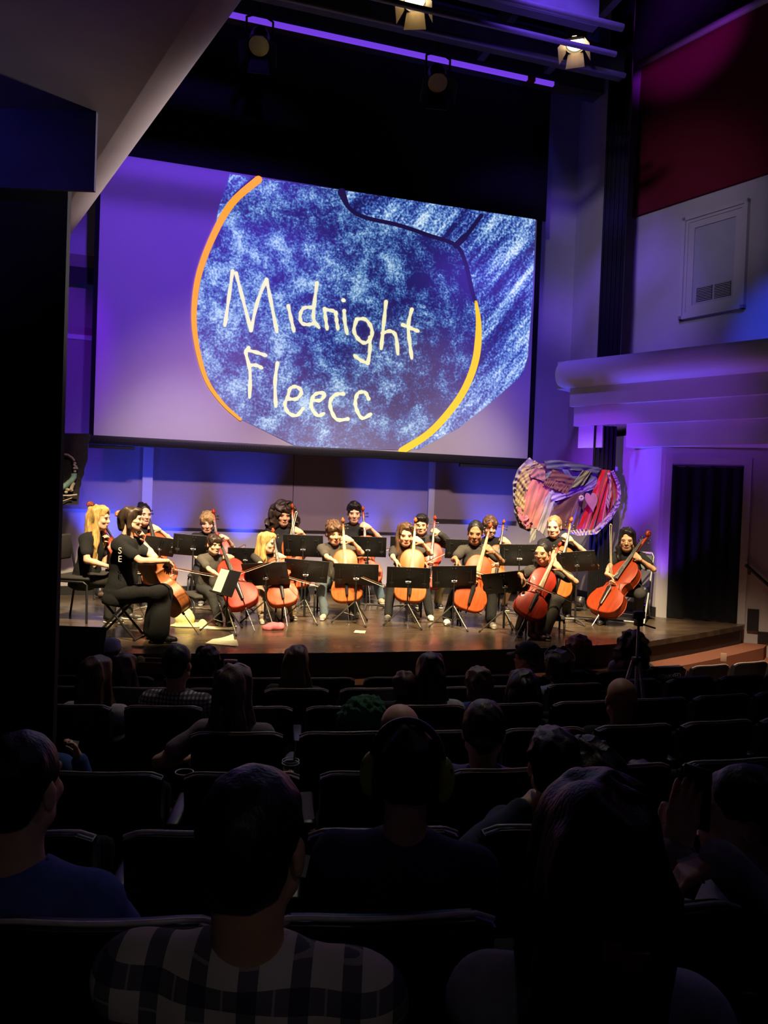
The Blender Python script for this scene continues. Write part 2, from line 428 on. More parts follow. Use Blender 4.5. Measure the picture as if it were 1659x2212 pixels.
vz0, vz1 = k0+.13, k0+.33; va, vb = i0+.15, i1-.13; vm = (va+vb)/2
M_vent = mat('dark_vent', (.02,.02,.022), .6, noise=.1, nscale=20)
for q0, q1 in ((va, vm-.015), (vm+.015, vb)):
    mb = MB(); ubox(mb, q0, q1, vz0, vz1, .01, .016); ve = mb.build('vent', M_vent, win)
    for k in range(9):
        mb = MB(); z = vz0 + (k+.5) * (vz1-vz0)/9; ubox(mb, q0+.005, q1-.005, z-.004, z+.004, .016, .028); mb.build('vent_slat', M_white, ve)

spot('blue_accent', (3.6, 4.2, 8.0), on_up(1672, 700), BLUE, 1900, 6, 1.0, 0.1)
# black leg drape in the back right corner
pa = at(1276, 1100, 10.75); pb2 = at(1324, 1100, 10.75); pa.z = pb2.z = 0
dt = (pb2 - pa).normalized(); dn = Vector((dt.y, -dt.x, 0)); w_ = (pb2 - pa).length
g = []
for z in (STAGE, 3.5, 6, 9.3):
    g.append([pa + dt * (w_*j/24) + dn * (.03*math.sin(j*1.35)) + Vector((0,0,z)) for j in range(25)])
tag(MB().sheet(g).build('leg_drape', M_drape), 'tall narrow black leg drape hanging in the back right stage corner', 'drape')
mb = MB(); q = ony(1265, 692, BW-.01)
tag(MB().box((q.x-.05, BW-.03, q.z-.07), (q.x+.05, BW-.001, q.z+.07)).build('wall_plate', M_black), 'small black square plate on the purple wall below the ceiling corner', 'wall plate')
# angled corner fillet on the back wall (lit seam)
se = bx(1249)
MB_ = MB().prism([Vector((se, BW, STAGE)), Vector((XR, BW-.14, STAGE)), Vector((XR, BW, STAGE))], (0,0,8.6)); struct(MB_.build('wall_corner', M_wall))

# ------------------------------------------------------------------ projection screen
SY = 10.5
M_scr = mat('screen_white', (0.60, 0.58, 0.57), 0.85, noise=0.01, nscale=5, spec=0.2)
sl, sr = ony(212, 600, SY).x, ony(1151, 700, SY).x
zb_ = ony(680, 966, SY).z; zt_ = ony(680, 400, SY).z
scr = thing('projection_screen', 'huge white projection screen with black border hanging above the cellists', 'screen', (0, 0, 0))
MB().box((sl, SY, zb_), (sr, SY+.01, zt_)).build('screen_surface', M_scr, scr)
bw = .055
MB().box((sl-bw, SY-.004, zb_-.04), (sl, SY+.02, zt_)).build('black_border', M_drape, scr); MB().box((sr, SY-.004, zb_-.04), (sr+bw+.03, SY+.02, zt_)).build('black_border', M_drape, scr)
zs_ = ony(850, 112, SY-.1).z
mb = MB().box((sl-bw, SY-.002, zt_), (ony(1182, 400, SY).x, SY+.02, zs_+.1)); mb.build('black_drop', M_drape, scr)
mb = MB()
mb.rbox((sl-bw, SY-.035, zb_-.12), (sr+bw, SY+.03, zb_-.0), .012)
for k in range(150): 
    x = sl + (sr-sl)*(k+.5)/150; mb.box((x-.008, SY-.039, zb_-.075), (x+.008, SY-.033, zb_-.035))
mb.box((sl-bw, SY-.02, zb_-.165), (sl+.5, SY+.03, zb_-.12)); mb.box((sr-1.1, SY-.02, zb_-.165), (sr+bw, SY+.03, zb_-.12))
mb.build('bottom_bar', M_blkmetal, scr)

def pic_mat(name, stops, scale, fine, strength, fold=False):
    m = bpy.data.materials.new(name); m.use_nodes = True
    nt = m.node_tree; b = nt.nodes['Principled BSDF']; tc = nt.nodes.new('ShaderNodeTexCoord')
    b.inputs['Base Color'].default_value = (.25,.25,.26,1); b.inputs['Roughness'].default_value = .9; b.inputs['Specular IOR Level'].default_value = 0
    n = nt.nodes.new('ShaderNodeTexNoise'); n.inputs['Scale'].default_value = scale; n.inputs['Detail'].default_value = 6; n.inputs['Roughness'].default_value = .68
    v = nt.nodes.new('ShaderNodeTexNoise'); v.inputs['Scale'].default_value = fine; v.inputs['Detail'].default_value = 2
    src = tc.outputs['Object']
    if fold:
        mp = nt.nodes.new('ShaderNodeMapping'); mp.vector_type = 'TEXTURE'; mp.inputs['Rotation'].default_value = (0, R(38), 0); mp.inputs['Scale'].default_value = (.38, 1, 2.2)
        nt.links.new(src, mp.inputs[0]); nt.links.new(mp.outputs[0], n.inputs['Vector'])
    else: nt.links.new(src, n.inputs['Vector'])
    nt.links.new(src, v.inputs['Vector'])
    # broad gradient of the printed cloth: paler towards its left side, deeper blue to its upper right
    sx = nt.nodes.new('ShaderNodeSeparateXYZ'); nt.links.new(src, sx.inputs[0])
    g1 = nt.nodes.new('ShaderNodeMapRange'); g1.inputs['From Min'].default_value = sl+1.0; g1.inputs['From Max'].default_value = sr-1.2
    g1.inputs['To Min'].default_value = .06; g1.inputs['To Max'].default_value = -.07
    nt.links.new(sx.outputs['X'], g1.inputs[0])
    a1 = nt.nodes.new('ShaderNodeMath'); a1.operation = 'MULTIPLY_ADD'; a1.inputs[1].default_value = .55
    s2 = nt.nodes.new('ShaderNodeMath'); s2.operation = 'SUBTRACT'; s2.inputs[1].default_value = .275
    nt.links.new(v.outputs['Fac'], a1.inputs[0]); nt.links.new(n.outputs['Fac'], s2.inputs[0]); nt.links.new(s2.outputs[0], a1.inputs[2])
    a2 = nt.nodes.new('ShaderNodeMath'); a2.operation = 'ADD'; nt.links.new(a1.outputs[0], a2.inputs[0])
    if fold: a2.inputs[1].default_value = .03
    else: nt.links.new(g1.outputs[0], a2.inputs[1])
    cr = nt.nodes.new('ShaderNodeValToRGB'); el = cr.color_ramp.elements
    el[0].position, el[0].color = stops[0][0], (*stops[0][1], 1); el[1].position, el[1].color = stops[-1][0], (*stops[-1][1], 1)
    for p, c in stops[1:-1]:
        e = el.new(p); e.color = (*c, 1)
    nt.links.new(a2.outputs[0], cr.inputs[0]); nt.links.new(cr.outputs[0], b.inputs['Emission Color']); b.inputs['Emission Strength'].default_value = strength
    return m
M_vel = pic_mat('projected_velvet', [(.38,(.012,.010,.13)),(.455,(.020,.050,.27)),(.525,(.055,.15,.42)),(.60,(.17,.34,.62)),(.72,(.52,.72,.88))], 3.4, 38, .95)
M_fold = pic_mat('projected_cloth_folds', [(.38,(.008,.008,.09)),(.46,(.02,.04,.28)),(.53,(.06,.16,.50)),(.62,(.28,.48,.80)),(.72,(.80,.92,.99))], 1.7, 30, .95, True)
M_hoop = mat('projected_gold_hoop', (.2,.15,.05), .9, emit=(1.0,.60,.02), estr=1.05)
M_letter = mat('projected_cream_letters', (.25,.25,.2), .9, emit=(.92,.88,.55), estr=1.0)
M_shadow = mat('projected_shadow', (.2,.2,.2), .9, emit=(.008,.004,.05), estr=1.0)
def sp(px, py, k=0): return ony(px, py, SY - .003*k)
pic = MB().prism([sp(*p, 1) for p in ((497,376),(830,424),(1157,474),(1150,640),(1140,770),(1128,810),(1060,870),(990,925),(905,971),(760,969),(640,964),(520,905),(470,830),(440,650),(472,450))], (0,-.001,0)).build('projected_picture', M_fold, scr)
pic['label'] = 'projected photograph of blue velvet cloth in a gold hoop'
MB().prism([sp(*p, 2) for p in ((567,388),(650,400),(738,412),(752,440),(765,468),(820,476),(880,490),(940,512),(985,530),(1003,560),(1015,600),(1027,650),(1032,700),(1026,770),(1006,830),(975,880),(925,935),(868,972),(760,969),(640,964),(520,905),(482,870),(450,820),(430,750),(424,680),(434,600),(462,520),(508,440))], (0,-.001,0)).build('velvet_disc', M_vel, pic)
def ribbon(mb, pts, wid, k):
    """flat stroke on the screen through photo points; wid in photo pixels"""
    P = [Vector((p[0], p[1])) for p in pts]; n = len(P)
    if not hasattr(wid, '__len__'): wid = [wid]*n
    Lf, Rt = [], []
    for i in range(n):
        t = (P[min(i+1,n-1)] - P[max(i-1,0)]).normalized(); q = Vector((-t.y, t.x)) * wid[i] * .5
        Lf.append(P[i] + q); Rt.append(P[i] - q)
    mb.sheet([[sp(*p, k) for p in Lf], [sp(*p, k) for p in Rt]], smooth=False)
    for i in (0, n-1):
        mb.prism([sp(P[i].x + math.cos(a*math.pi/6)*wid[i]*.5, P[i].y + math.sin(a*math.pi/6)*wid[i]*.5, k + .2) for a in range(12)], (0,-.0004,0))
def smooth_pts(pts, m=5):
    out = []; n = len(pts); P = [Vector(p) for p in pts]
    for i in range(n-1):
        a, b, c, d = P[max(i-1,0)], P[i], P[i+1], P[min(i+2,n-1)]
        for j in range(m):
            t = j/m
            out.append(0.5*((2*b) + (c-a)*t + (2*a-5*b+4*c-d)*t*t + (3*b-a-3*c+d)*t**3))
    out.append(P[-1]); return out
mb = MB(); lp = smooth_pts([(558,388),(500,440),(456,520),(428,600),(419,680),(426,750),(446,820),(480,870),(519,906)])
ribbon(mb, lp, [17 - 11*i/(len(lp)-1) for i in range(len(lp))], 4); mb.build('hoop', mat('projected_orange_hoop', (.2,.15,.05), .9, emit=(1.0,.36,.012), estr=1.05), pic)
mb = MB(); lp = smooth_pts([(1028,652),(1034,700),(1029,770),(1009,830),(978,880),(928,935),(868,974)])
ribbon(mb, lp, [6 + 9*min(1, i/8) for i in range(len(lp))], 4); mb.build('hoop', M_hoop, pic)
mb = MB(); lp = smooth_pts([(738,415),(755,450),(790,470),(860,486),(925,508),(985,530),(1006,570),(1018,620),(1026,650)])
ribbon(mb, lp, [18,16,14,12,10]+[9]*(len(lp)-5), 4); mb.build('cloth_shadow', M_shadow, pic)
mb = MB(); lp = smooth_pts([(508,420),(530,400),(548,384)]); ribbon(mb, lp, 6, 3); mb.build('cloth_shadow', M_shadow, pic)
mb = MB(); lp = smooth_pts([(985,530),(1010,505),(1040,465)]); ribbon(mb, lp, [14]*5+[9]*6, 3); mb.build('cloth_shadow', M_shadow, pic)
LET = {
 'M': [[(240,85),(213,280),(185,475)],[(265,100),(310,270),(372,510)],[(372,510),(420,300),(483,145)],[(483,145),(515,300),(558,520)]],
 'i': [[(640,335),(660,430),(680,515)]],
 'd': [[(845,170),(825,330),(822,430),(860,490)],[(805,345),(750,350),(725,400),(735,455),(780,468),(820,460)]],
 'n': [[(900,355),(908,430),(918,500)],[(905,360),(960,370),(985,385)],[(980,390),(986,440),(995,500)]],
 'i2': [[(1040,370),(1045,450),(1062,535)],[(1033,293),(1040,296)]],
 'g': [[(1130,430),(1190,430),(1235,490),(1235,560),(1190,600),(1140,570),(1110,510),(1130,430)],[(1225,560),(1225,650),(1210,745)],[(1210,745),(1160,725),(1115,690)]],
 'h': [[(1340,305),(1325,450),(1305,640)],[(1315,530),(1370,515),(1410,550),(1425,680)]],
 't': [[(1525,360),(1500,470),(1510,600),(1525,710)],[(1460,470),(1520,495),(1570,515)]],
 'F': [[(355,635),(335,670),(365,800),(362,990)],[(345,650),(420,670),(480,690)],[(370,760),(410,760),(450,780)]],
 'l': [[(562,745),(545,880),(550,1055)]],
 'e': [[(640,1000),(700,1000),(735,950),(700,915),(655,925),(635,990),(615,1040),(640,1100),(700,1120),(745,1070)]],
 'e2': [[(815,1010),(870,1010),(900,965),(850,960),(815,990),(805,1060),(850,1120),(895,1105)]],
 'c': [[(1035,965),(980,970),(940,1020),(950,1090),(990,1150),(1065,1145)]],
 'e3': [[(1215,1000),(1190,955),(1140,960),(1120,1020),(1130,1080),(1170,1140),(1230,1110)]]}
for key, strokes in LET.items():
    mb = MB()
    for st_ in strokes:
        pts = [(430 + x*.3014, 560 + y*.3014) for x, y in st_]
        lp = smooth_pts(pts, 4)
        ribbon(mb, lp, [7.5 + 1.6*math.sin(i*1.9 + len(key)) for i in range(len(lp))], 5)
    mb.build('letter', M_letter, pic)

# ------------------------------------------------------------------ overhead: header beam with lit edge made to glow, pipes, ceiling, fixtures
hy = SY - .25
pL, pR = ony(350, 100, hy).x, ony(1304, 210, hy).x; zh = ony(850, 107, hy).z
struct(MB().box((pL-2, hy, zh+.02), (pR, hy+.3, zh+.75)).build('ceiling_header', mat('header_black', (.03,.03,.035), .8, noise=.2, nscale=5)))
M_edge_glow = mat('violet_edge_glow', (.2,.1,.4), .5, emit=(.16,.045,.72), estr=1.0)  # emission stands in for violet light on the header's lower edge
x0, x1 = ony(440, 30, hy).x, ony(1195, 187, hy).x
lit_edge = thing('header_lit_edge', 'thin violet-lit edge along the header above the screen, made to glow', 'lit edge')
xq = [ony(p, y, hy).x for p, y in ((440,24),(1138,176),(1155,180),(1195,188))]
MB().box((xq[0], hy-.03, zh-.035), (xq[1], hy+.02, zh+.02)).build('glow_edge', M_edge_glow, lit_edge)
MB().box((xq[2], hy-.03, zh-.035), (xq[3], hy+.02, zh+.02)).build('glow_edge', M_edge_glow, lit_edge)
MB().box((xq[1], hy-.025, zh-.03), (xq[2], hy+.02, zh+.02)).build('end_block', mat('red_plastic', (.25,.01,.02), .4, noise=.1), lit_edge)
struct(MB().box((-9, -3, 9.7), (12, 12, 9.9)).build('ceiling', M_ceil))
M_pipe = mat('black_pipe', (.06,.055,.07), .45, .2, noise=.1, nscale=20)
PY = 8.2
def pipe(px, py, yv, x0, x1, r, label):
    q = ony(px, py, yv)
    tag(MB().tube([(x0, yv, q.z), (x1, yv, q.z)], r, 10).build('ceiling_pipe', M_pipe), label, 'pipe'); return q.z
zp = pipe(1000, 84, PY, -3.5, ony(1350,163,PY).x, .03, 'long lighting pipe spanning the ceiling nearest the screen header')
pipe(1000, 40, PY-.6, -3.5, ony(1330, 115, PY-.6).x, .03, 'thin black pipe running just above the two lit spotlights')
pipe(1150, 12, PY-.9, -3.5, ony(1345, 55, PY-.9).x, .04, 'highest black pipe crossing the top right corner')
for k, (px, py, yv) in enumerate(((900, 66, 8.9), (1180, 30, 7.6))):
    q = ony(px, py, yv)
    struct(MB().box((-4, yv, q.z), (ony(1350 if k == 0 else 1290, 120, yv).x, yv+.12, q.z+.35)).build('ceiling_beam', M_ceil))
for k, (px, py) in enumerate(((1130, 60), (1290, 95))):
    q = ony(px, py, 8.6)
    struct(MB().box((q.x, 6.4, q.z+.35), (q.x+.1, 10.0, q.z+.6)).build('ceiling_joist', M_ceil))

def fixture(name, label, px, py, depth, lit, aim=(0,0,-1), scale=1.0, hang=1.0):
    p = at(px, py, depth)
    t = thing(name, label, 'spotlight', p, 0, 'ceiling spotlights', scale)
    d = Vector(aim).normalized()
    M = d.to_track_quat('-Z', 'Y').to_matrix().to_4x4()
    mb = MB(); prof = [(.03,.20),(.085,.19),(.10,.12),(.10,-.02),(.115,-.04),(.115,-.07)]
    n = 18
    g = [[M @ Vector((r*math.cos(2*math.pi*k/n), r*math.sin(2*math.pi*k/n), z)) for k in range(n+1)] for r, z in prof]
    mb.sheet(g); mb.build('housing', M_blkmetal, t)
    mb = MB(); mb.prism([M @ Vector((.1*math.cos(2*math.pi*k/n), .1*math.sin(2*math.pi*k/n), -.03)) for k in range(n)], M.to_3x3() @ Vector((0,0,-.01)))
    mb.build('lens', mat('lit_lens', (.9,.8,.6), .3, emit=(1,.72,.36), estr=14) if lit else mat('dark_lens', (.05,.05,.06), .15), t)
    mbd = mat('barn_door_lit_tone', (.22,.17,.10), .5, .2, noise=.1) if lit else M_blkmetal  # lamplight put into the colour: doors of lit lamps paler and warmer
    for a in range(4):
        Ra = M @ Matrix.Rotation(a*math.pi/2, 4, 'Z')
        mb = MB(); mb.prism([Ra @ Vector(q) for q in ((-.085,.105,-.07),(.085,.105,-.07),(.11,.175,-.22),(-.11,.175,-.22))], Ra.to_3x3() @ Vector((0,.004,.002)))
        mb.build('barn_door', mbd, t)
    mb = MB().tube([(-.13,0,.03),(-.13,0,.24),(0,0,.30),(.13,0,.24),(.13,0,.03)], .012, 6); mb.build('yoke', M_blkmetal, t)
    mb = MB().tube([(0,0,.30),(0,0,.30+.25*hang)], .018, 8).box((-.04,-.03,.28+.25*hang),(.04,.03,.36+.25*hang)); mb.build('clamp', M_blkmetal, t)
    return t, p
f1, fp1 = fixture('spotlight', 'lit spotlight with glowing barn doors at the top centre of the ceiling', 897, -8, 8.3, True, (-.15,-.35,-1), 1.1)
f2, fp2 = fixture('spotlight', 'lit spotlight with glowing barn doors near the upper right corner', 1243, 88, 9.0, True, (-.25,-.35,-1), 1.0)
fixture('spotlight', 'upper dark spotlight hanging directly above the right lit one', 1262, 28, 9.1, False, (0,-.2,-1), .9)
fixture('spotlight', 'unlit dark spotlight in front of the lit header edge left of centre', 560, 95, 9.6, False, (-.1,-.5,-.7), 1.25, 1.4)
fixture('spotlight', 'unlit dark spotlight in front of the lit header edge right of centre', 945, 175, 10.0, False, (-.1,-.5,-.7), 1.25, 1.4)
spot('stage_spot', fp1 + Vector((0,0,-.3)), (2.6, 9.2, .7), WARM, 900, 26, .8, .1)
spot('spill_light', fp1 + Vector((.1,-.2,-.3)), (1.4, 4.4, .8), (1.0, .86, .66), 230, 22, .9, .06)
spot('stage_spot', fp2 + Vector((0,0,-.3)), (4.0, 9.0, .7), WARM, 500, 22, .8, .1)

# ------------------------------------------------------------------ left balcony: half-round nose, soffit, dark partition
n1 = at(175, 475, 5.2); n2 = at(522, 0, 2.75); zz = (n1.z + n2.z)/2
n1 = C0 + (n1 - C0) * ((zz - CAMZ)/(n1.z - CAMZ)); n2 = C0 + (n2 - C0) * ((zz - CAMZ)/(n2.z - CAMZ))
ax = (n1 - n2).normalized(); vd = (n1.lerp(n2, .5) - C0).normalized(); sn = ax.cross(vd).normalized()
if sn.dot(RGT) < 0: sn = -sn
RN = .20
c1 = n1 - sn*RN; c2 = n2 - sn*RN
out = Vector((ax.y, -ax.x, 0)); 
if out.dot(RGT) < 0: out = -out
rings = []
for p in (c2 - ax*5, c2, c1, c1 + ax*.02 + ax*2.2):
    rings.append([p + out*math.cos(-math.pi/2 + math.pi*k/16)*RN + Vector((0,0,math.sin(-math.pi/2 + math.pi*k/16)*RN)) for k in range(17)])
struct(MB().sheet(rings).build('trim_16', M_soffit))
q0, q1 = c2 - ax*5, c1 + ax*2.2
mb = MB().prism([q0 - Vector((0,0,RN)), q1 - Vector((0,0,RN)), q1 - Vector((0,0,RN)) - out*5, q0 - Vector((0,0,RN)) - out*5], (0,0,2*RN)); struct(mb.build('ceiling_balcony', M_soffit))
zso = c1.z - RN
M_navy = mat('dark_navy_paint', (.10,.09,.17), .8, noise=.15, nscale=5)
kb = ray(208, 241); kd = (zso - CAMZ) / kb.z
bp_ = C0 + kb * kd; dep = bp_.dot(FWD)
zlow = at(203, 412, dep).z
Mb = frame(Vector((bp_.x, bp_.y, 0)), RGT)
struct(MB().box((-4, 0, zlow), (0, .02, zso), Mb).build('wall_left_beam', M_navy))
e1 = at(140, 1000, dep + .25); xo = (e1 - bp_).dot(RGT)
struct(MB().box((-4, .2, -1.0), (xo, .24, zlow + .12), Mb).build('wall_left', M_black))

# violet wall strip far left of the screen: ledges and a dark band
for (y0, y1, m, off, nm) in ((578, 614, M_black, .12, 'trim_17'), (724, 734, M_white, .06, 'trim_18'), (905, 909, M_black, .03, 'trim_19')):
    za, zb2 = ony(185, y0, BW-off).z, ony(185, y1, BW-off).z
    struct(MB().box((XL, BW-off, zb2), (-.5, BW, za)).build(nm, m))
# small LED cans on the stage floor washing the back wall and the balcony
M_can = mat('led_can_black', (.02,.02,.022), .4, noise=.1)
def led_can(label, loc, aim, colour, power, half, blend=.8):
    loc = Vector(loc); d = (Vector(aim) - loc).normalized()
    t = thing('led_can', label, 'stage light', (loc.x, loc.y, STAGE), 0, 'stage floor lights')
    o = Vector((0, 0, loc.z - STAGE))
    M = Matrix.Translation(o) @ d.to_track_quat('Z', 'Y').to_matrix().to_4x4()
    mb = MB(); n = 14
    mb.sheet([[M @ Vector((r_*math.cos(2*math.pi*k/n), r_*math.sin(2*math.pi*k/n), z)) for k in range(n+1)] for r_, z in ((.005,-.09),(.05,-.085),(.06,-.06),(.06,.05),(.052,.05),(.05,.03))])
    mb.build('housing', M_can, t)
    MB().prism([M @ Vector((.052*math.cos(2*math.pi*k/n), .052*math.sin(2*math.pi*k/n), .02)) for k in range(n)], M.to_3x3() @ Vector((0,0,.006))).build('lens', mat('led_lens_%s' % colour[0], (.3,.3,.5), .3, emit=colour, estr=3.0), t)
    MB().tube([(-.075,0,o.z),(-.075,0,.012),(.075,0,.012),(.075,0,o.z)], .008, 6).box((-.08,-.06,0),(.08,.06,.012)).build('bracket', M_can, t)
    spot('led_can_light', loc + d*.07, aim, colour, power, half, blend, .04)
CANW = ['far left end of the back wall', 'left of the back wall pilaster', 'back wall left of centre', 'back wall right of centre', 'right pilaster of the back wall', 'back wall beside the hanging dresses']
for k, (px, pw, half) in enumerate(((225, 420, 30), (368, 330, 24), (533, 480, 22), (803, 420, 22), (893, 300, 20), (1075, 480, 26))):
    x = bx(px, BW-.3); led_can('small black floor light washing the ' + CANW[k] + ' blue', (x, BW-.42, STAGE+.13), (x, BW-.02, STAGE+1.75), BLUE, pw, half, 1.0)
q = onz(1252, 1318, STAGE)
led_can('small black floor light glowing violet behind the tall stand at right', (q.x, q.y, STAGE+.13), (5.9, 9.0, 4.0), (.07,.06,1), 420, 34)
q = onz(1425, 1338, STAGE)
led_can('small black floor light against the wall left of the curtained doorway', (q.x-.15, q.y+.12, STAGE+.13), (6.7, 7.7, 3.9), VIOLET, 110, 38)
ROWS = {'D': (6.28, .61, 'front', (779,1453)), 'C': (5.44, .73, 'second', (734,1482)), 'B': (4.61, .825, 'third', (849,1520)), 'A': (3.77, .92, 'fourth', (647,1572)),
        'E': (2.93, 1.01, 'fifth', (695,1660)), 'F': (2.09, 1.13, 'sixth', (1029,1757)), 'G': (1.26, 1.31, 'seventh', (1116,1905)), 'H': (.42, 1.5, 'nearest', None)}
CXR, RR = 3.6, 17.0
def row_pt(row, th, dv=0.0):
    r = RR - dv; return Vector((CXR + r*math.sin(th), ROWS[row][0] + RR - r*math.cos(th), 0))
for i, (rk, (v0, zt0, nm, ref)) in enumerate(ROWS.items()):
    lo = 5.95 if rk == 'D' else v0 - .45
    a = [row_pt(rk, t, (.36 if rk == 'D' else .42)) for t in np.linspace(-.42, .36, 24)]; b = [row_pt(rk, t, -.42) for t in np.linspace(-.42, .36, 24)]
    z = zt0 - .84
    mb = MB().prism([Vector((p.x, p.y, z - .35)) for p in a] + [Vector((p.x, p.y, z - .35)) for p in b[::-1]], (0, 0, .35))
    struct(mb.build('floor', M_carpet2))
M_seat = mat('black_seat_fabric', (.016,.015,.018), .85, noise=.2, nscale=60, bump=.1, bscale=200, spec=.2)
M_shell = mat('black_seat_shell', (.014,.013,.014), .42, noise=.1, nscale=20)
M_rim = mat('seat_rim_highlight', (.55,.50,.43), .3, noise=.2, nscale=30)  # pale tone stands in for stage light catching the dark rims
def seat_meshes():
    W2 = .235; out = {}
    def shell(z0, z1, y_off, th, bow):
        mb = MB(); nx = 10; nz = 6; gf, gb = [], []
        for j in range(nz+1):
            t = j/nz; z = z0 + (z1-z0)*t
            wf = W2 * (1 - .05*(1-t)); rc = 0
            rf, rb = [], []
            for i in range(nx+1):
                s_ = -1 + 2*i/nx; x = wf*s_
                y = -.16*(z-.36) - bow*(1 - s_*s_) + y_off
                zz = z - (.025*abs(s_)**8 if j == nz else 0)
                rf.append(Vector((x, y+th, zz))); rb.append(Vector((x, y, zz)))
            gf.append(rf); gb.append(rb)
        mb.sheet(gf); mb.sheet([r[::-1] for r in gb])
        for j in range(nz):
            for k in (0, nx):
                mb.add([gf[j][k], gf[j+1][k], gb[j+1][k], gb[j][k]], [(0,1,2,3)])
        for i in range(nx):
            for j in (0, nz):
                mb.add([gf[j][i], gf[j][i+1], gb[j][i+1], gb[j][i]], [(0,1,2,3)])
        return mb
    out['backrest'] = (shell(.30, .832, 0, .05, .03).mesh('backrest'), M_shell)
    mb = MB(); pts = []
    for i in range(13):
        s_ = -1 + 2*i/12; pts.append(Vector((W2*1.0*s_, -.16*(.84-.36) - .03*(1-s_*s_) + .02, .838 - .022*abs(s_)**8)))
    mb.tube(pts, .0055, 6); out['top_rim'] = (mb.mesh('top_rim'), M_rim)
    out['back_pad'] = (shell(.36, .80, .05, .03, .03).mesh('back_pad'), M_seat)
    Mt = Matrix.Translation((0, .14, .36)) @ Matrix.Rotation(R(72), 4, 'X')
    out['seat_cushion'] = (MB().rbox((-.22, -.02, -.04), (.22, .34, .04), .035, Mt).mesh('seat_cushion'), M_seat)
    out['cushion_down'] = (MB().rbox((-.22, .06, .38), (.22, .48, .47), .035).mesh('seat_cushion'), M_seat)
    mb = MB().rbox((.245, -.05, .58), (.305, .30, .615), .012); out['armrest'] = (mb.mesh('armrest'), M_shell)
    mb = MB().box((.262, .02, 0), (.288, .16, .58)).box((.25, -.02, 0), (.30, .26, .03)); out['standard'] = (mb.mesh('standard'), M_blkmetal)
    for me, m in out.values(): me.materials.append(m)
    return out
SEATM = seat_meshes()
ORD = ['first','second','third','fourth','fifth','sixth','seventh','eighth','ninth','tenth','eleventh','twelfth','thirteenth','fourteenth','fifteenth','sixteenth','seventeenth','eighteenth','nineteenth','twentieth']
PITCHS = .555
SEATS = {}
def seat_th(row, px, py):
    p = onz(px, py, ROWS[row][1]); return math.asin((p.x - CXR)/RR)
def make_seats(row, th_list, occupied=()):
    for n, th in enumerate(th_list):
        p = row_pt(row, th); p.z = ROWS[row][1] - .84
        t = thing('theatre_seat', 'black folding theatre seat, %s from the left in the %s row%s' % (ORD[n], ROWS[row][2], '' if row in 'DH' else ' from the stage' if row != 'D' else ''),
                  'seat', p, th, 'theatre seats')
        occ = row == 'H'
        for k in ('backrest', 'top_rim', 'back_pad', 'armrest', 'standard'):
            link(k, SEATM[k][0], t)
        cu_ = link('seat_cushion', SEATM['cushion_down' if occ else 'seat_cushion'][0], t)
        SEATS[(row, n)] = (t, th, cu_)
def wall_lim(p):   # keep clear of the dark partition on the left
    r_ = p - bp_; return r_.dot(RGT) > xo + .32 or abs(r_.dot(FWD) - .3) > .55
for row, (v0, zt0, nm, ref) in ROWS.items():
    if row == 'H':
        ths = [seat_th('H', 560, 2500), seat_th('H', 1270, 2430)]
    else:
        th0 = seat_th(row, *ref) + .235/RR
        ths = []
        for k in range(-12, 14):
            th = th0 + k*PITCHS/RR; p = row_pt(row, th)
            d = p - C0; dp = d.dot(FWD); sx_ = 829.5 + F*d.dot(RGT)/dp
            if -60 < sx_ < 1740 and wall_lim(p) and p.x < 8.6: ths.append(th)
    make_seats(row, ths)

# ------------------------------------------------------------------ smooth bodies: distance fields meshed with surface nets
V = lambda *a: np.array(a, dtype=np.float64)
def npv(v): return np.array((v[0], v[1], v[2]), dtype=np.float64)
def unit(v): return v / (np.linalg.norm(v) + 1e-12)
def cap(a, b, r0, r1=None, k=.02): return ('cap', npv(a), npv(b), r0, r0 if r1 is None else r1, k)
def ell(c, r, ax=None, k=.02): return ('ell', npv(c), npv(r), np.eye(3) if ax is None else np.array(ax, dtype=np.float64), k)
def cut_ell(c, r, ax=None, k=.01): return ('cut',) + ell(c, r, ax, k)[1:]
def cut_plane(p, n, k=.005): return ('pln', npv(p), unit(npv(n)), k)
def bounds(prims):
    lo, hi = V(9e9, 9e9, 9e9), V(-9e9, -9e9, -9e9)
    for p in prims:
        if p[0] == 'cap':
            r = max(p[3], p[4]); lo = np.minimum(lo, np.minimum(p[1], p[2]) - r); hi = np.maximum(hi, np.maximum(p[1], p[2]) + r)
        elif p[0] == 'ell':
            r = np.sqrt(((p[3].T * p[2])**2).sum(1)); lo = np.minimum(lo, p[1] - r); hi = np.maximum(hi, p[1] + r)
    return lo, hi
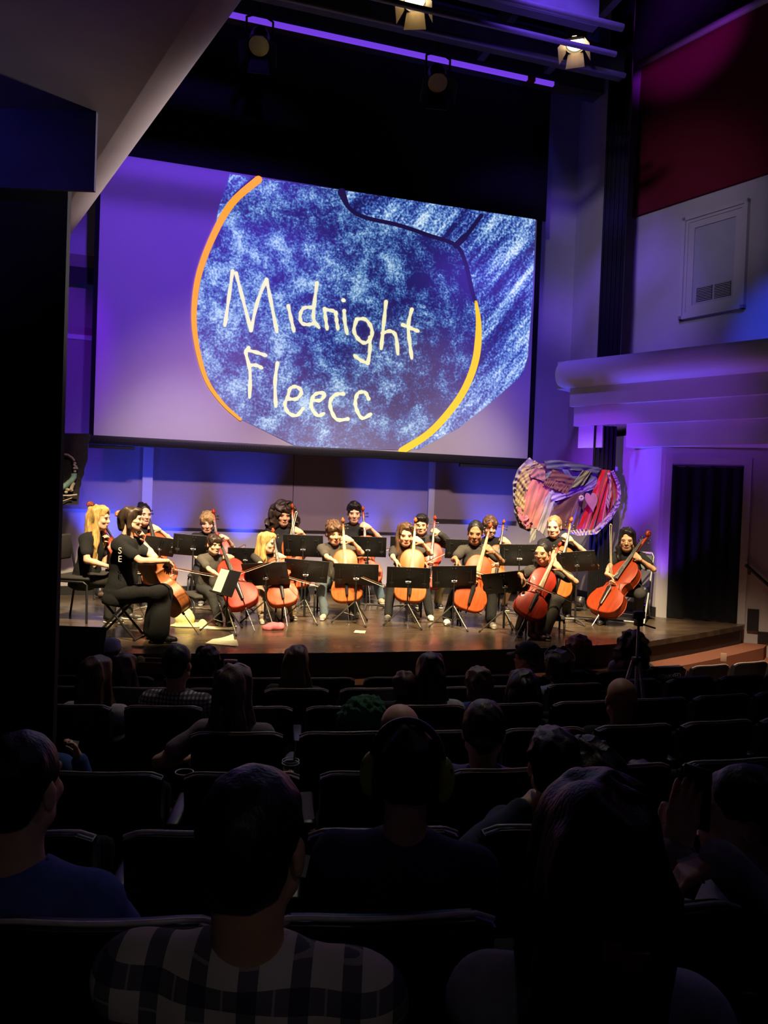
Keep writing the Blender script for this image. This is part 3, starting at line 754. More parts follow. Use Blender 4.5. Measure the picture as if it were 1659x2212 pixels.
def sdf_mesh(prims, h, grow=0.0, disp=None):
    """-> verts (n,3), quads"""
    lo, hi = bounds(prims); pad = grow + 2.5*h + .012
    lo = lo - pad; hi = hi + pad
    n = np.ceil((hi - lo)/h).astype(int) + 1
    ax = [lo[i] + h*np.arange(n[i]) for i in range(3)]
    Fd = np.full(n, .2, dtype=np.float32)
    for p in prims:
        kind = p[0]
        if kind == 'pln':
            d = sum((ax[i].reshape([-1 if j == i else 1 for j in range(3)]) - p[1][i]) * p[2][i] for i in range(3)).astype(np.float32)
            Fd = np.maximum(Fd, d); continue
        if kind == 'cap':
            r = max(p[3], p[4]); a, b = np.minimum(p[1], p[2]) - r, np.maximum(p[1], p[2]) + r; k = p[5]
        else:
            r = np.sqrt(((p[3].T * p[2])**2).sum(1)); a, b = p[1] - r, p[1] + r; k = p[4]
        m = k + 3*h
        i0 = np.maximum(((a - m - lo)/h).astype(int), 0); i1 = np.minimum(((b + m - lo)/h).astype(int) + 2, n)
        if (i1 <= i0).any(): continue
        X, Y, Z = np.meshgrid(ax[0][i0[0]:i1[0]], ax[1][i0[1]:i1[1]], ax[2][i0[2]:i1[2]], indexing='ij', sparse=True)
        if kind == 'cap':
            ba = p[2] - p[1]; L2 = max(ba @ ba, 1e-12)
            t = np.clip(((X - p[1][0])*ba[0] + (Y - p[1][1])*ba[1] + (Z - p[1][2])*ba[2]) / L2, 0, 1)
            d = np.sqrt((X - p[1][0] - t*ba[0])**2 + (Y - p[1][1] - t*ba[1])**2 + (Z - p[1][2] - t*ba[2])**2) - (p[3] + (p[4] - p[3])*t)
        else:
            A = p[3]; q = [(X - p[1][0])*A[i][0] + (Y - p[1][1])*A[i][1] + (Z - p[1][2])*A[i][2] for i in range(3)]
            k0 = np.sqrt(sum((q[i]/p[2][i])**2 for i in range(3))); k1 = np.sqrt(sum((q[i]/p[2][i]**2)**2 for i in range(3))) + 1e-9
            d = k0*(k0 - 1)/k1
        sl_ = (slice(i0[0], i1[0]), slice(i0[1], i1[1]), slice(i0[2], i1[2]))
        f = Fd[sl_]
        if kind == 'cut':
            d = -d; hh = np.maximum(k - np.abs(f - d), 0)/k; Fd[sl_] = np.maximum(f, d) + hh*hh*k*.25
        else:
            hh = np.maximum(k - np.abs(f - d), 0)/k; Fd[sl_] = np.minimum(f, d) - hh*hh*k*.25
    Fd = Fd - grow
    s = Fd < 0
    if not s.any(): return np.zeros((0,3)), []
    c = np.zeros(np.array(Fd.shape) - 1, dtype=np.int8)
    for dx in (0,1):
        for dy in (0,1):
            for dz in (0,1):
                c += s[dx:c.shape[0]+dx, dy:c.shape[1]+dy, dz:c.shape[2]+dz]
    act = np.argwhere((c > 0) & (c < 8))
    idx = np.full(c.shape, -1, dtype=np.int64); idx[act[:,0], act[:,1], act[:,2]] = np.arange(len(act))
    corners = [(dx,dy,dz) for dx in (0,1) for dy in (0,1) for dz in (0,1)]
    vals = np.stack([Fd[act[:,0]+a, act[:,1]+b, act[:,2]+d_] for a,b,d_ in corners], 1).astype(np.float64)
    acc = np.zeros((len(act),3)); cnt = np.zeros(len(act))
    for i in range(8):
        for j in range(i+1, 8):
            if sum(abs(corners[i][k]-corners[j][k]) for k in range(3)) != 1: continue
            m = (vals[:,i] < 0) != (vals[:,j] < 0)
            t = vals[m,i]/(vals[m,i]-vals[m,j])
            acc[m] += np.array(corners[i]) + t[:,None]*(np.array(corners[j]) - np.array(corners[i])); cnt[m] += 1
    verts = lo + h*(act + acc/cnt[:,None])
    faces = []
    for axn in range(3):
        o = [0,0,0]; o[axn] = 1; b_, c_ = (axn+1) % 3, (axn+2) % 3
        A_ = s[tuple(slice(0, s.shape[i]-o[i]) for i in range(3))]; B_ = s[tuple(slice(o[i], s.shape[i]) for i in range(3))]
        e = np.argwhere(A_ != B_)
        ok = (e[:,b_] > 0) & (e[:,c_] > 0) & (e[:,b_] < c.shape[b_]) & (e[:,c_] < c.shape[c_]) & (e[:,axn] < c.shape[axn]); e = e[ok]
        sb_ = s[e[:,0], e[:,1], e[:,2]]
        q = []
        for ob, oc in ((-1,-1),(0,-1),(0,0),(-1,0)):
            w = e.copy(); w[:,b_] += ob; w[:,c_] += oc; q.append(idx[w[:,0], w[:,1], w[:,2]])
        q = np.stack(q, 1); q[~sb_] = q[~sb_][:, ::-1]
        faces.append(q[(q >= 0).all(1)])
    faces = np.concatenate(faces)
    if disp is not None: verts = disp(verts)
    return verts, faces
def np_mesh(name, chunks, m):
    """chunks: list of (verts, faces) -> one mesh"""
    me = bpy.data.meshes.new(name); vs, fs, o = [], [], 0
    for v, f in chunks:
        if len(v) == 0: continue
        vs.append(v); fs.append(np.asarray(f) + o); o += len(v)
    v = np.concatenate(vs).astype(np.float32); f = np.concatenate(fs).astype(np.int32)
    me.vertices.add(len(v)); me.vertices.foreach_set('co', v.ravel())
    me.loops.add(f.size); me.loops.foreach_set('vertex_index', f.ravel())
    me.polygons.add(len(f)); me.polygons.foreach_set('loop_start', np.arange(0, f.size, 4, dtype=np.int32)); me.polygons.foreach_set('loop_total', np.full(len(f), 4, dtype=np.int32))
    me.polygons.foreach_set('use_smooth', np.ones(len(f), dtype=bool))
    me.update(calc_edges=True); me.validate()
    if m: me.materials.append(m)
    return me
NW = rng.normal(size=(14,3)); NW /= np.linalg.norm(NW, axis=1)[:,None]; NP = rng.uniform(0, 6.28, 14)
def wobble(freq, amp, stretch=(1,1,1)):
    st = np.array(stretch)
    def f(v):
        q = (v*st) @ (NW*freq).T + NP
        n = np.sin(q) 
        d = np.stack([n[:, 0:4].sum(1), n[:, 4:8].sum(1), n[:, 8:12].sum(1)], 1) * amp * .5
        return v + d
    return f

# ---- person -------------------------------------------------------
SKIN = {'light': (.74,.44,.30), 'tan': (.60,.34,.20), 'brown': (.34,.175,.095), 'deep': (.22,.11,.06)}
def skin_mat(t): return mat('skin_' + t, SKIN[t], .5, noise=.06, nscale=25, spec=.35, sss=.12)
def cloth_mat(name, c, rough=.9): return mat('cloth_' + name, c, rough, noise=.12, nscale=40, bump=.25, bscale=35, spec=.15)
def hair_mat(name, c):
    key = 'hair_' + name
    if key in MATS: return MATS[key]
    m = mat(key, c, .45, spec=.4); nt = m.node_tree; b = nt.nodes['Principled BSDF']
    tc = nt.nodes.new('ShaderNodeTexCoord'); mp = nt.nodes.new('ShaderNodeMapping'); mp.inputs['Scale'].default_value = (130, 130, 9)
    n = nt.nodes.new('ShaderNodeTexNoise'); n.inputs['Scale'].default_value = 1; n.inputs['Detail'].default_value = 3
    nt.links.new(tc.outputs['Object'], mp.inputs[0]); nt.links.new(mp.outputs[0], n.inputs['Vector'])
    cr = nt.nodes.new('ShaderNodeValToRGB'); cr.color_ramp.elements[0].position = .3; cr.color_ramp.elements[1].position = .72
    cr.color_ramp.elements[0].color = (*[q*.45 for q in c], 1); cr.color_ramp.elements[1].color = (*[min(1, q*1.5) for q in c], 1)
    nt.links.new(n.outputs['Fac'], cr.inputs[0]); nt.links.new(cr.outputs[0], b.inputs['Base Color'])
    bp2 = nt.nodes.new('ShaderNodeBump'); bp2.inputs['Strength'].default_value = .6; bp2.inputs['Distance'].default_value = .004
    nt.links.new(n.outputs['Fac'], bp2.inputs['Height']); nt.links.new(bp2.outputs[0], b.inputs['Normal'])
    return m
HAIR = {'blonde': (.56,.36,.12), 'darkblonde': (.30,.19,.075), 'brown': (.10,.05,.025), 'darkbrown': (.035,.02,.013), 'black': (.010,.008,.008), 'red': (.28,.06,.02), 'auburn': (.085,.02,.009), 'greybrown': (.16,.11,.09), 'grey': (.22,.21,.22)}

def ik(a, b, l1, l2, pole):
    """middle joint between a and b for bone lengths l1, l2, bent towards pole"""
    d = b - a; L = np.linalg.norm(d); L = min(L, (l1 + l2)*.999); u = unit(d)
    x = (l1*l1 - l2*l2 + L*L)/(2*L); y = math.sqrt(max(l1*l1 - x*x, 1e-6))
    p = pole - u*(pole @ u); return a + u*x + unit(p)*y
def head_prims(c, f, u, r, s):
    L = lambda x, y, z: c + s*(r*x + f*y + u*z)
    A = [r, f, u]
    P = [ell(L(0,-.012,.035), V(.075,.096,.082)*s, A, .02*s), ell(L(0,.03,-.03), V(.060,.070,.085)*s, A, .03*s),
         ell(L(0,.060,-.088), V(.034,.032,.026)*s, A, .03*s), cap(L(-.045,.018,-.065), L(-.012,.062,-.092), .026*s, .020*s, .02*s), cap(L(.045,.018,-.065), L(.012,.062,-.092), .026*s, .020*s, .02*s),
         cap(L(0,.092,.006), L(0,.111,-.027), .008*s, .0115*s, .010*s), ell(L(.011,.101,-.031), V(.008,.009,.007)*s, A, .008*s), ell(L(-.011,.101,-.031), V(.008,.009,.007)*s, A, .008*s),
         cap(L(-.040,.082,.022), L(.040,.082,.022), .011*s, .011*s, .014*s), ell(L(.040,.070,-.028), V(.020,.018,.018)*s, A, .02*s), ell(L(-.040,.070,-.028), V(.020,.018,.018)*s, A, .02*s),
         ell(L(0,.092,-.060), V(.021,.013,.010)*s, A, .010*s),
         ell(L(.076,-.008,-.012), V(.009,.020,.031)*s, A, .006*s), ell(L(-.076,-.008,-.012), V(.009,.020,.031)*s, A, .006*s),
         cut_ell(L(.031,.106,-.001), V(.015,.012,.009)*s, A, .012*s), cut_ell(L(-.031,.106,-.001), V(.015,.012,.009)*s, A, .012*s)]
    return P, L, A
def hair_prims(kind, c, f, u, r, s, opts):
    L = lambda x, y, z: c + s*(r*x + f*y + u*z)
    A = [r, f, u]; P = []; D = None; g = -V(0,0,1)
    cap_ = [ell(L(0,-.016,.042), V(.086,.107,.090)*s, A, .02*s)]
    face = [cut_ell(L(0,.125,-.045), V(.072,.085,.105)*s, A, .012*s), cut_ell(L(0,.075,-.13), V(.12,.09,.10)*s, A, .02*s)]
    if kind == 'short':
        P = cap_ + [ell(L(0,.055,.092), V(.064,.050,.028)*s, A, .02*s), ell(L(0,-.07,-.03), V(.070,.045,.05)*s, A, .02*s)] + face + [cut_ell(L(0,0,-.135), V(.14,.16,.085)*s, A, .02*s)]
        D = wobble(130, .004*s)
    elif kind == 'crop':
        P = [ell(L(0,-.013,.037), V(.0795,.1005,.0865)*s, A, .02*s), ell(L(0,-.06,-.02), V(.066,.046,.055)*s, A, .03*s), cut_ell(L(0,.128,-.02), V(.075,.085,.112)*s, A, .012*s), cut_ell(L(0,.01,-.145), V(.14,.16,.085)*s, A, .02*s)]
        D = wobble(160, .0015*s)
    elif kind == 'fringe':
        P = cap_ + [ell(L(0,.065,.068), V(.068,.040,.038)*s, A, .02*s), ell(L(.05,.05,.05), V(.034,.05,.045)*s, A, .02*s), ell(L(-.05,.05,.05), V(.034,.05,.045)*s, A, .02*s), ell(L(0,-.07,-.03), V(.076,.045,.06)*s, A, .02*s), cut_ell(L(0,.130,-.052), V(.066,.085,.088)*s, A, .012*s), cut_ell(L(0,.06,-.145), V(.13,.13,.09)*s, A, .02*s)]
        D = wobble(120, .006*s)
    elif kind == 'back':       # pulled back, with bun or tail
        P = [ell(L(0,-.014,.037), V(.080,.101,.087)*s, A, .02*s), ell(L(0,-.03,.01), V(.079,.085,.075)*s, A, .02*s), cut_ell(L(0,.118,-.015), V(.070,.085,.112)*s, A, .012*s), cut_ell(L(0,.03,-.14), V(.12,.15,.085)*s, A, .02*s)]
        t = opts.get('tail', 'bun')
        if t == 'bun': P = P + [ell(L(0,-.085,.105), V(.034,.034,.032)*s, A, .008*s)]
        elif t == 'lowbun': P = P + [ell(L(0,-.125,-.02), V(.036,.034,.034)*s, A, .008*s)]
        elif t == 'tail': P = P + [cap(L(0,-.11,.02), L(0,-.15,-.05), .026*s, .034*s), cap(L(0,-.15,-.05), L(0,-.13,-.20), .034*s, .018*s)]
        D = wobble(140, .002*s)
    elif kind in ('long', 'longwavy'):
        ln = opts.get('len', .34)
        P = cap_ + [ell(L(0,.035,.085), V(.066,.052,.034)*s, A, .02*s)] + [cut_ell(L(0,.125,-.03), V(.070,.085,.110)*s, A, .012*s)]
        top = L(0,-.055,.0)
        for sx in (-1, 1):
            a = L(sx*.068,.0,.01); b = a + V(0,0,-1)*ln*.55*s + r*sx*.012*s; e = b + V(0,0,-1)*ln*.45*s - r*sx*.01*s + f*opts.get('fwd', .0)*s
            P += [cap(a, b, .026*s, .036*s, .03*s), cap(b, e, .036*s, .018*s, .03*s)]
            a2 = L(sx*.04,-.075,.0); b2 = a2 + V(0,0,-1)*ln*.6*s - f*.02*s; e2 = b2 + V(0,0,-1)*ln*.5*s
            P += [cap(a2, b2, .042*s, .048*s, .03*s), cap(b2, e2, .048*s, .022*s, .03*s)]
        P += [cut_ell(L(0,.12,-.07), V(.056,.09,.12)*s, A, .01*s)]
        D = wobble(95, .007*s, (1,1,.35)) if kind == 'long' else wobble(70, .009*s, (1,1,.8))
    elif kind == 'afro':
        P = [ell(L(0,-.03,.03), V(.145,.135,.125)*s, A, .03*s), ell(L(.07,-.04,-.09), V(.10,.10,.13)*s, A, .04*s), ell(L(-.08,-.04,-.10), V(.11,.10,.14)*s, A, .04*s), cut_ell(L(.01,.13,-.045), V(.068,.105,.112)*s, A, .012*s), cut_ell(L(0,.05,-.2), V(.06,.13,.12)*s, A, .03*s)]
        D = wobble(75, .016*s)
    elif kind == 'curly':
        P = [ell(L(0,-.02,.035), V(.102,.115,.098)*s, A, .03*s), ell(L(0,-.055,-.05), V(.09,.07,.07)*s, A, .03*s)] + face
        D = wobble(85, .009*s)
    elif kind == 'bob':
        P = cap_ + [ell(L(0,.045,.085), V(.07,.055,.035)*s, A, .02*s), cap(L(.07,-.01,.02), L(.075,.0,-.075), .028*s, .03*s), cap(L(-.07,-.01,.02), L(-.075,.0,-.075), .028*s, .03*s), cap(L(0,-.075,.0), L(0,-.07,-.09), .065*s, .05*s), cut_ell(L(0,.125,-.05), V(.062,.085,.105)*s, A, .012*s)]
        D = wobble(90, .006*s, (1,1,.4))
    return P, D
def hand_prims(w, d, n, side, s, curl=.5, spread=.0):
    """w wrist, d finger direction, n palm normal (the side fingers curl to); side +1: thumb lies along +(d x n)"""
    d = unit(d); n = unit(n - d*(n @ d)); t = np.cross(d, n)*side
    P = [cap(w, w + d*.03*s, .022*s, .026*s, .015*s)]
    for i in range(4):
        o = (i - 1.5)*.0185*s
        b0 = w + d*.03*s - t*o*.6; b1 = w + d*.088*s - t*o + n*(-.002)*s
        P.append(cap(b0, b1, .0145*s, .012*s, .014*s))
        ln = (.9, 1.0, .95, .75)[i]*s; p = b1; ang = 0
        for q, (l_, c_) in enumerate(((.040, .9), (.026, 1.1), (.020, .8))):
            ang += curl*c_
            p2 = p + (d*math.cos(ang) + n*math.sin(ang) - t*(i-1.5)*spread*.2)*l_*ln
            P.append(cap(p, p2, (.0095 - .0009*q)*s, (.0088 - .0009*q)*s, .004*s)); p = p2
    q0 = w + d*.025*s + t*.022*s; q1 = q0 + (d*.55 + t*.6 + n*.35)*.045*s; q2 = q1 + (d*.7 + t*.15 + n*.65*(.4+curl))*.034*s; q3 = q2 + (d*.7 + n*.7*(.3+curl))*.024*s
    P += [cap(q0, q1, .015*s, .0115*s, .012*s), cap(q1, q2, .0105*s, .0095*s, .004*s), cap(q2, q3, .0095*s, .0082*s, .004*s)]
    return P

PEOPLE = []
def person(label, H, P, face, look=None, scale=None, skin='light', hair=('short','brown'), shirt=('tee','charcoal',(.035,.034,.033)), pants=('black',(.02,.02,.021)), shoes=('dark',(.02,.02,.02)),
           feet=None, hands=None, elbows=None, hand_dirs=None, tilt=0.0, hem=True, wide=0.0, hair_opts=None, floor=None, fine=True, group=None, glasses=False, build=1.0, sleeve=None, legs=True, headscale=None, back_pose=False, eyes=True, skirt=None):
    """H head centre, P pelvis centre, face = horizontal facing direction (vectors in world). feet: two ankle points [left,right]; hands: two wrist points [left,right]"""
    H = npv(H); P = npv(P); f = unit(npv(face)); up = V(0,0,1); r = np.cross(f, up)      # r: the person's right
    sp_ = H - P; s = scale or np.linalg.norm(sp_)/.70
    su = unit(sp_); sr = unit(r - su*(r @ su)); sf = np.cross(su, sr); 
    if sf @ f < 0: sf = -sf
    hs = headscale or (s*.6 + .4)
    lk = unit(npv(look)) if look is not None else f
    hu0 = unit(up*.85 + su*.15); hf = unit(lk - hu0*(lk @ hu0)*.6); hr = unit(np.cross(hf, hu0)); 
    if tilt: hu0 = unit(hu0 + hr*tilt)
    hr = unit(np.cross(hf, hu0)); hu = unit(np.cross(hr, hf))
    base = V(P[0], P[1], (STAGE if floor is None else floor))
    root = thing('person', label, 'person', tuple(base), 0, group)
    b = s*build
    T = lambda x, y, z: P + s*(sr*x + sf*y + su*z)
    At = [sr, sf, su]
    neck = H - hu*.10*hs - hf*.012*hs; nb = T(0,-.01,.50)
    sh = [T(-.165*build,-.005,.455), T(.165*build,-.005,.455)]   # left, right
    torso = [ell(P, V(.155*b,.115*b,.12*s), At, .06*s), ell(T(0,.005,.14), V(.135*b,.10*b,.15*s), At, .06*s), ell(T(0,.0,.31), V(.155*b,.112*b,.17*s), At, .06*s),
             cap(sh[0], sh[1], .058*s, .058*s, .05*s), cap(T(-.06,-.015,.46), nb, .06*s, .05*s, .05*s), cap(T(.06,-.015,.46), nb, .06*s, .05*s, .05*s)]
    l1, l2 = .275*s, .245*s
    wr = []; el_ = []
    for i, sg in enumerate((-1, 1)):
        if hands is not None and hands[i] is not None: w = npv(hands[i])
        else: w = T(sg*.13, .32, .06)
        d = w - sh[i]; Ld = np.linalg.norm(d)
        if Ld > (l1 + l2)*.99: w = sh[i] + d/Ld*(l1 + l2)*.99
        pole = npv(elbows[i]) if elbows and elbows[i] is not None else (sr*sg*.8 - su*.8 - sf*.2)
        e = ik(sh[i], w, l1, l2, pole); wr.append(w); el_.append(e)
    arms = []
    for i in (0, 1):
        arms += [cap(sh[i], el_[i], .046*b, .034*b, .03*s), cap(el_[i], el_[i] + (wr[i]-el_[i])*.35, .034*b, .033*b, .02*s), cap(el_[i] + (wr[i]-el_[i])*.35, wr[i], .033*b, .0205*b, .02*s)]
    hip = [T(-.085,0,-.02), T(.085,0,-.02)]
    legp, kn, ank = [], [], []
    if legs:
        for i, sg in enumerate((-1, 1)):
            a = npv(feet[i]) + V(0,0,.085*s) if feet is not None else P + f*.42*s + r*sg*.12*s + V(0,0,-1)*(P[2] - base[2] - .085*s)
            tl = np.linalg.norm(a - hip[i]); la, lb = .43*s, .40*s
            if tl > (la + lb)*.98: q = tl/((la+lb)*.98); la *= q; lb *= q
            k_ = ik(hip[i], a, la, lb, f*1.0 + up*.9 + r*sg*.25); kn.append(k_); ank.append(a)
            lg_ = .62 if len(pants or ()) < 3 else .9
            legp += [cap(hip[i], k_, .082*b*lg_, .058*b*lg_, .02*s), cap(k_, a, .055*b*lg_, .036*b, .02*s)]
    # ---- skin (one continuous figure; head and hands meshed finer)
    hp, Lh, Ah = head_prims(H, hf, hu, hr, hs)
    hp = hp + [cap(neck, nb, .048*hs, .054*s, .03*s), cap(Lh(0,-.03,-.05), nb, .046*hs, .05*s, .03*s)]
    fo = []
    if legs:
        for i in (0, 1):
            fd = unit(f + r*(i*2-1)*.12); fo.append(fd)
    chunks = []
    hd = .0065 if fine else .011
    chunks.append(sdf_mesh(torso + arms + legp, .014 if fine else .02))
    chunks.append(sdf_mesh(hp, hd))
    if hands is not False:
        for i, sg in enumerate((-1, 1)):
            hd_ = hand_dirs[i] if hand_dirs and hand_dirs[i] is not None else None
            dd = npv(hd_[0]) if hd_ else unit(wr[i] - el_[i]); nn = npv(hd_[1]) if hd_ else -up
            chunks.append(sdf_mesh(hand_prims(wr[i], dd, nn, -sg if not (hd_ and len(hd_) > 3 and hd_[3]) else sg, s*.5+.5*hs, hd_[2] if hd_ else .45), .0055 if fine else .008))
    off = base
    def put(name, ch, m, parent=root):
        ch = [(v - off, fa) for v, fa in ch if len(v)]
        if not ch: return None
        return link(name, np_mesh(name, ch, m), parent)
    body = put('body', chunks, skin_mat(skin))
    # ---- face features
    if eyes:
        Mx = Matrix((hr, hf, hu)).transposed()
        for sg in (-1, 1):
            mb = MB().sphere(Vector(Lh(sg*.031,.0895,-.002) - off), (.0125*hs,.005*hs,.0036*hs), 10, 6, Mx); mb.build('eye', mat('eye_dark', (.02,.012,.01), .25, noise=.1), body)
            mb = MB().tube([Vector(Lh(sg*x_,y_,z_) - off) for x_, y_, z_ in ((.014,.099,.018),(.032,.098,.023),(.048,.086,.017))], [.0016*hs,.0021*hs,.0012*hs], 6); mb.build('eyebrow', hair_mat('brow', (.05,.03,.02)), body)
        mb = MB().sphere(Vector(Lh(0,.1005,-.060) - off), (.020*hs,.0065*hs,.0058*hs), 10, 6, Mx); mb.build('lips', mat('lips_' + skin, tuple(q*k for q, k in zip(SKIN[skin], (.80,.52,.52))), .4, noise=.05), body)
    if glasses:
        mb = MB()
        for sg in (-1, 1):
            mb.tube([Vector(Lh(sg*.033 + .024*math.cos(a), .112, -.004 + .020*math.sin(a)) - off) for a in np.linspace(0, 2*math.pi, 17)], .0016*hs, 5)
            mb.tube([Vector(Lh(sg*.057,.110,.0) - off), Vector(Lh(sg*.078,.07,.004) - off), Vector(Lh(sg*.080,-.01,.002) - off)], .0016*hs, 5)
        mb.tube([Vector(Lh(-.010,.114,.0) - off), Vector(Lh(.010,.114,.0) - off)], .0016*hs, 5)
        mb.build('glasses', M_chrome if glasses is True else glasses, root)
    # ---- hair
    if hair[0] != 'bald':
        pr_, D_ = hair_prims(hair[0], H, hf, hu, hr, hs, hair_opts or {})
        put('hair', [sdf_mesh(pr_, .008 if fine else .012, 0, D_)], hair_mat(hair[1], HAIR[hair[1]]))
    # ---- clothes
    if shirt:
        kind = shirt[0]; slv = []
        fr = {'tee': .62, 'long': .97, 'mid': .85}[kind] if sleeve is None else sleeve
        for i in (0, 1):
            tot = [sh[i], el_[i], wr[i]]
            if kind == 'tee': slv += [cap(sh[i], sh[i] + (el_[i]-sh[i])*fr, .058*b, .054*b, .03*s), cut_plane_seg(sh[i], el_[i], fr)] if False else [cap(sh[i], sh[i] + (el_[i]-sh[i])*fr, 0.052*b, .053*b, .03*s)]
            else: slv += [cap(sh[i], el_[i], .060*b, .050*b, .03*s), cap(el_[i], el_[i] + (wr[i]-el_[i])*(fr if kind == 'long' else .5), .050*b, .038*b, .02*s)]
        loose = [cap(T(-.05,.02,.08), T(.05,.02,.08), .105*b, .105*b, .06*s), cap(T(-.07,-.005,-.06), T(.07,-.005,-.06), .105*b, .105*b, .06*s)]
        tp = torso[1:4] + [cap(T(-.07,-.015,.455), T(-.02,-.01,.49), .062*s, .058*s, .05*s), cap(T(.07,-.015,.455), T(.02,-.01,.49), .062*s, .058*s, .05*s)] + loose + slv + [cut_ell(nb + su*.045*s + sf*.02*s, V(.062,.062,.05)*s, At, .01), cut_plane(T(0,0,-.10), -su)]
        put('shirt' if kind != 'long' else 'jacket', [sdf_mesh(tp, .013 if fine else .018, .011, wobble(34, .0045*s))], shirt[2] if not isinstance(shirt[2], tuple) else cloth_mat(shirt[1], shirt[2]))
    if pants and legs:
        pp = [torso[0]]
        for i in (0, 1):
            e = ank[i] + (kn[i] - ank[i])*pants[2] if len(pants) > 2 else ank[i]
            pp += [cap(hip[i], kn[i], .090*b, .066*b, .04*s), cap(kn[i], e, (.064 + wide*.25)*b, (.050 + wide)*b, .03*s)]
        put('trousers', [sdf_mesh(pp, .013 if fine else .02, .009, wobble(30, .004*s))], cloth_mat(pants[0], pants[1]))
    if shoes and legs:
        for i in (0, 1):
            g_ = ank[i] - V(0,0,1)*.085*s; fd = fo[i]; side_ = np.cross(fd, up)
            fp = [cap(g_ + V(0,0,.062)*s - fd*.035*s, g_ + V(0,0,.045)*s + fd*.03*s, .038*s, .036*s, .02*s), cap(g_ + V(0,0,.038)*s + fd*.02*s, g_ + V(0,0,.032)*s + fd*.145*s, .036*s, .031*s, .02*s), cap(g_ + V(0,0,.035)*s + fd*.10*s - side_*.012*s, g_ + V(0,0,.035)*s + fd*.10*s + side_*.012*s, .034*s, .034*s, .02*s), cut_plane(g_ + V(0,0,.012), -up)]
            sh_ = put('shoe', [sdf_mesh(fp, .009)], mat('shoe_' + shoes[0], shoes[1], .5, noise=.1))
            if fine:
                so = [cap(g_ + V(0,0,.022)*s - fd*.035*s, g_ + V(0,0,.022)*s + fd*.145*s, .036*s, .033*s, .01), cut_plane(g_ + V(0,0,.022), up), cut_plane(g_ + V(0,0,.001), -up)]
                sc_ = shoes[2] if len(shoes) > 2 else (.6,.58,.52)
                put('sole', [sdf_mesh(so, .007)], mat('sole_%d' % int(sum(sc_)*100), sc_, .6, noise=.1), sh_)
    PEOPLE.append(root)
    return dict(root=root, H=H, hf=hf, hu=hu, hr=hr, hs=hs, L=Lh, sh=sh, el=el_, wr=wr, T=T, off=off, s=s, nb=nb, su=su, sf=sf, sr=sr, kn=kn, put=put)

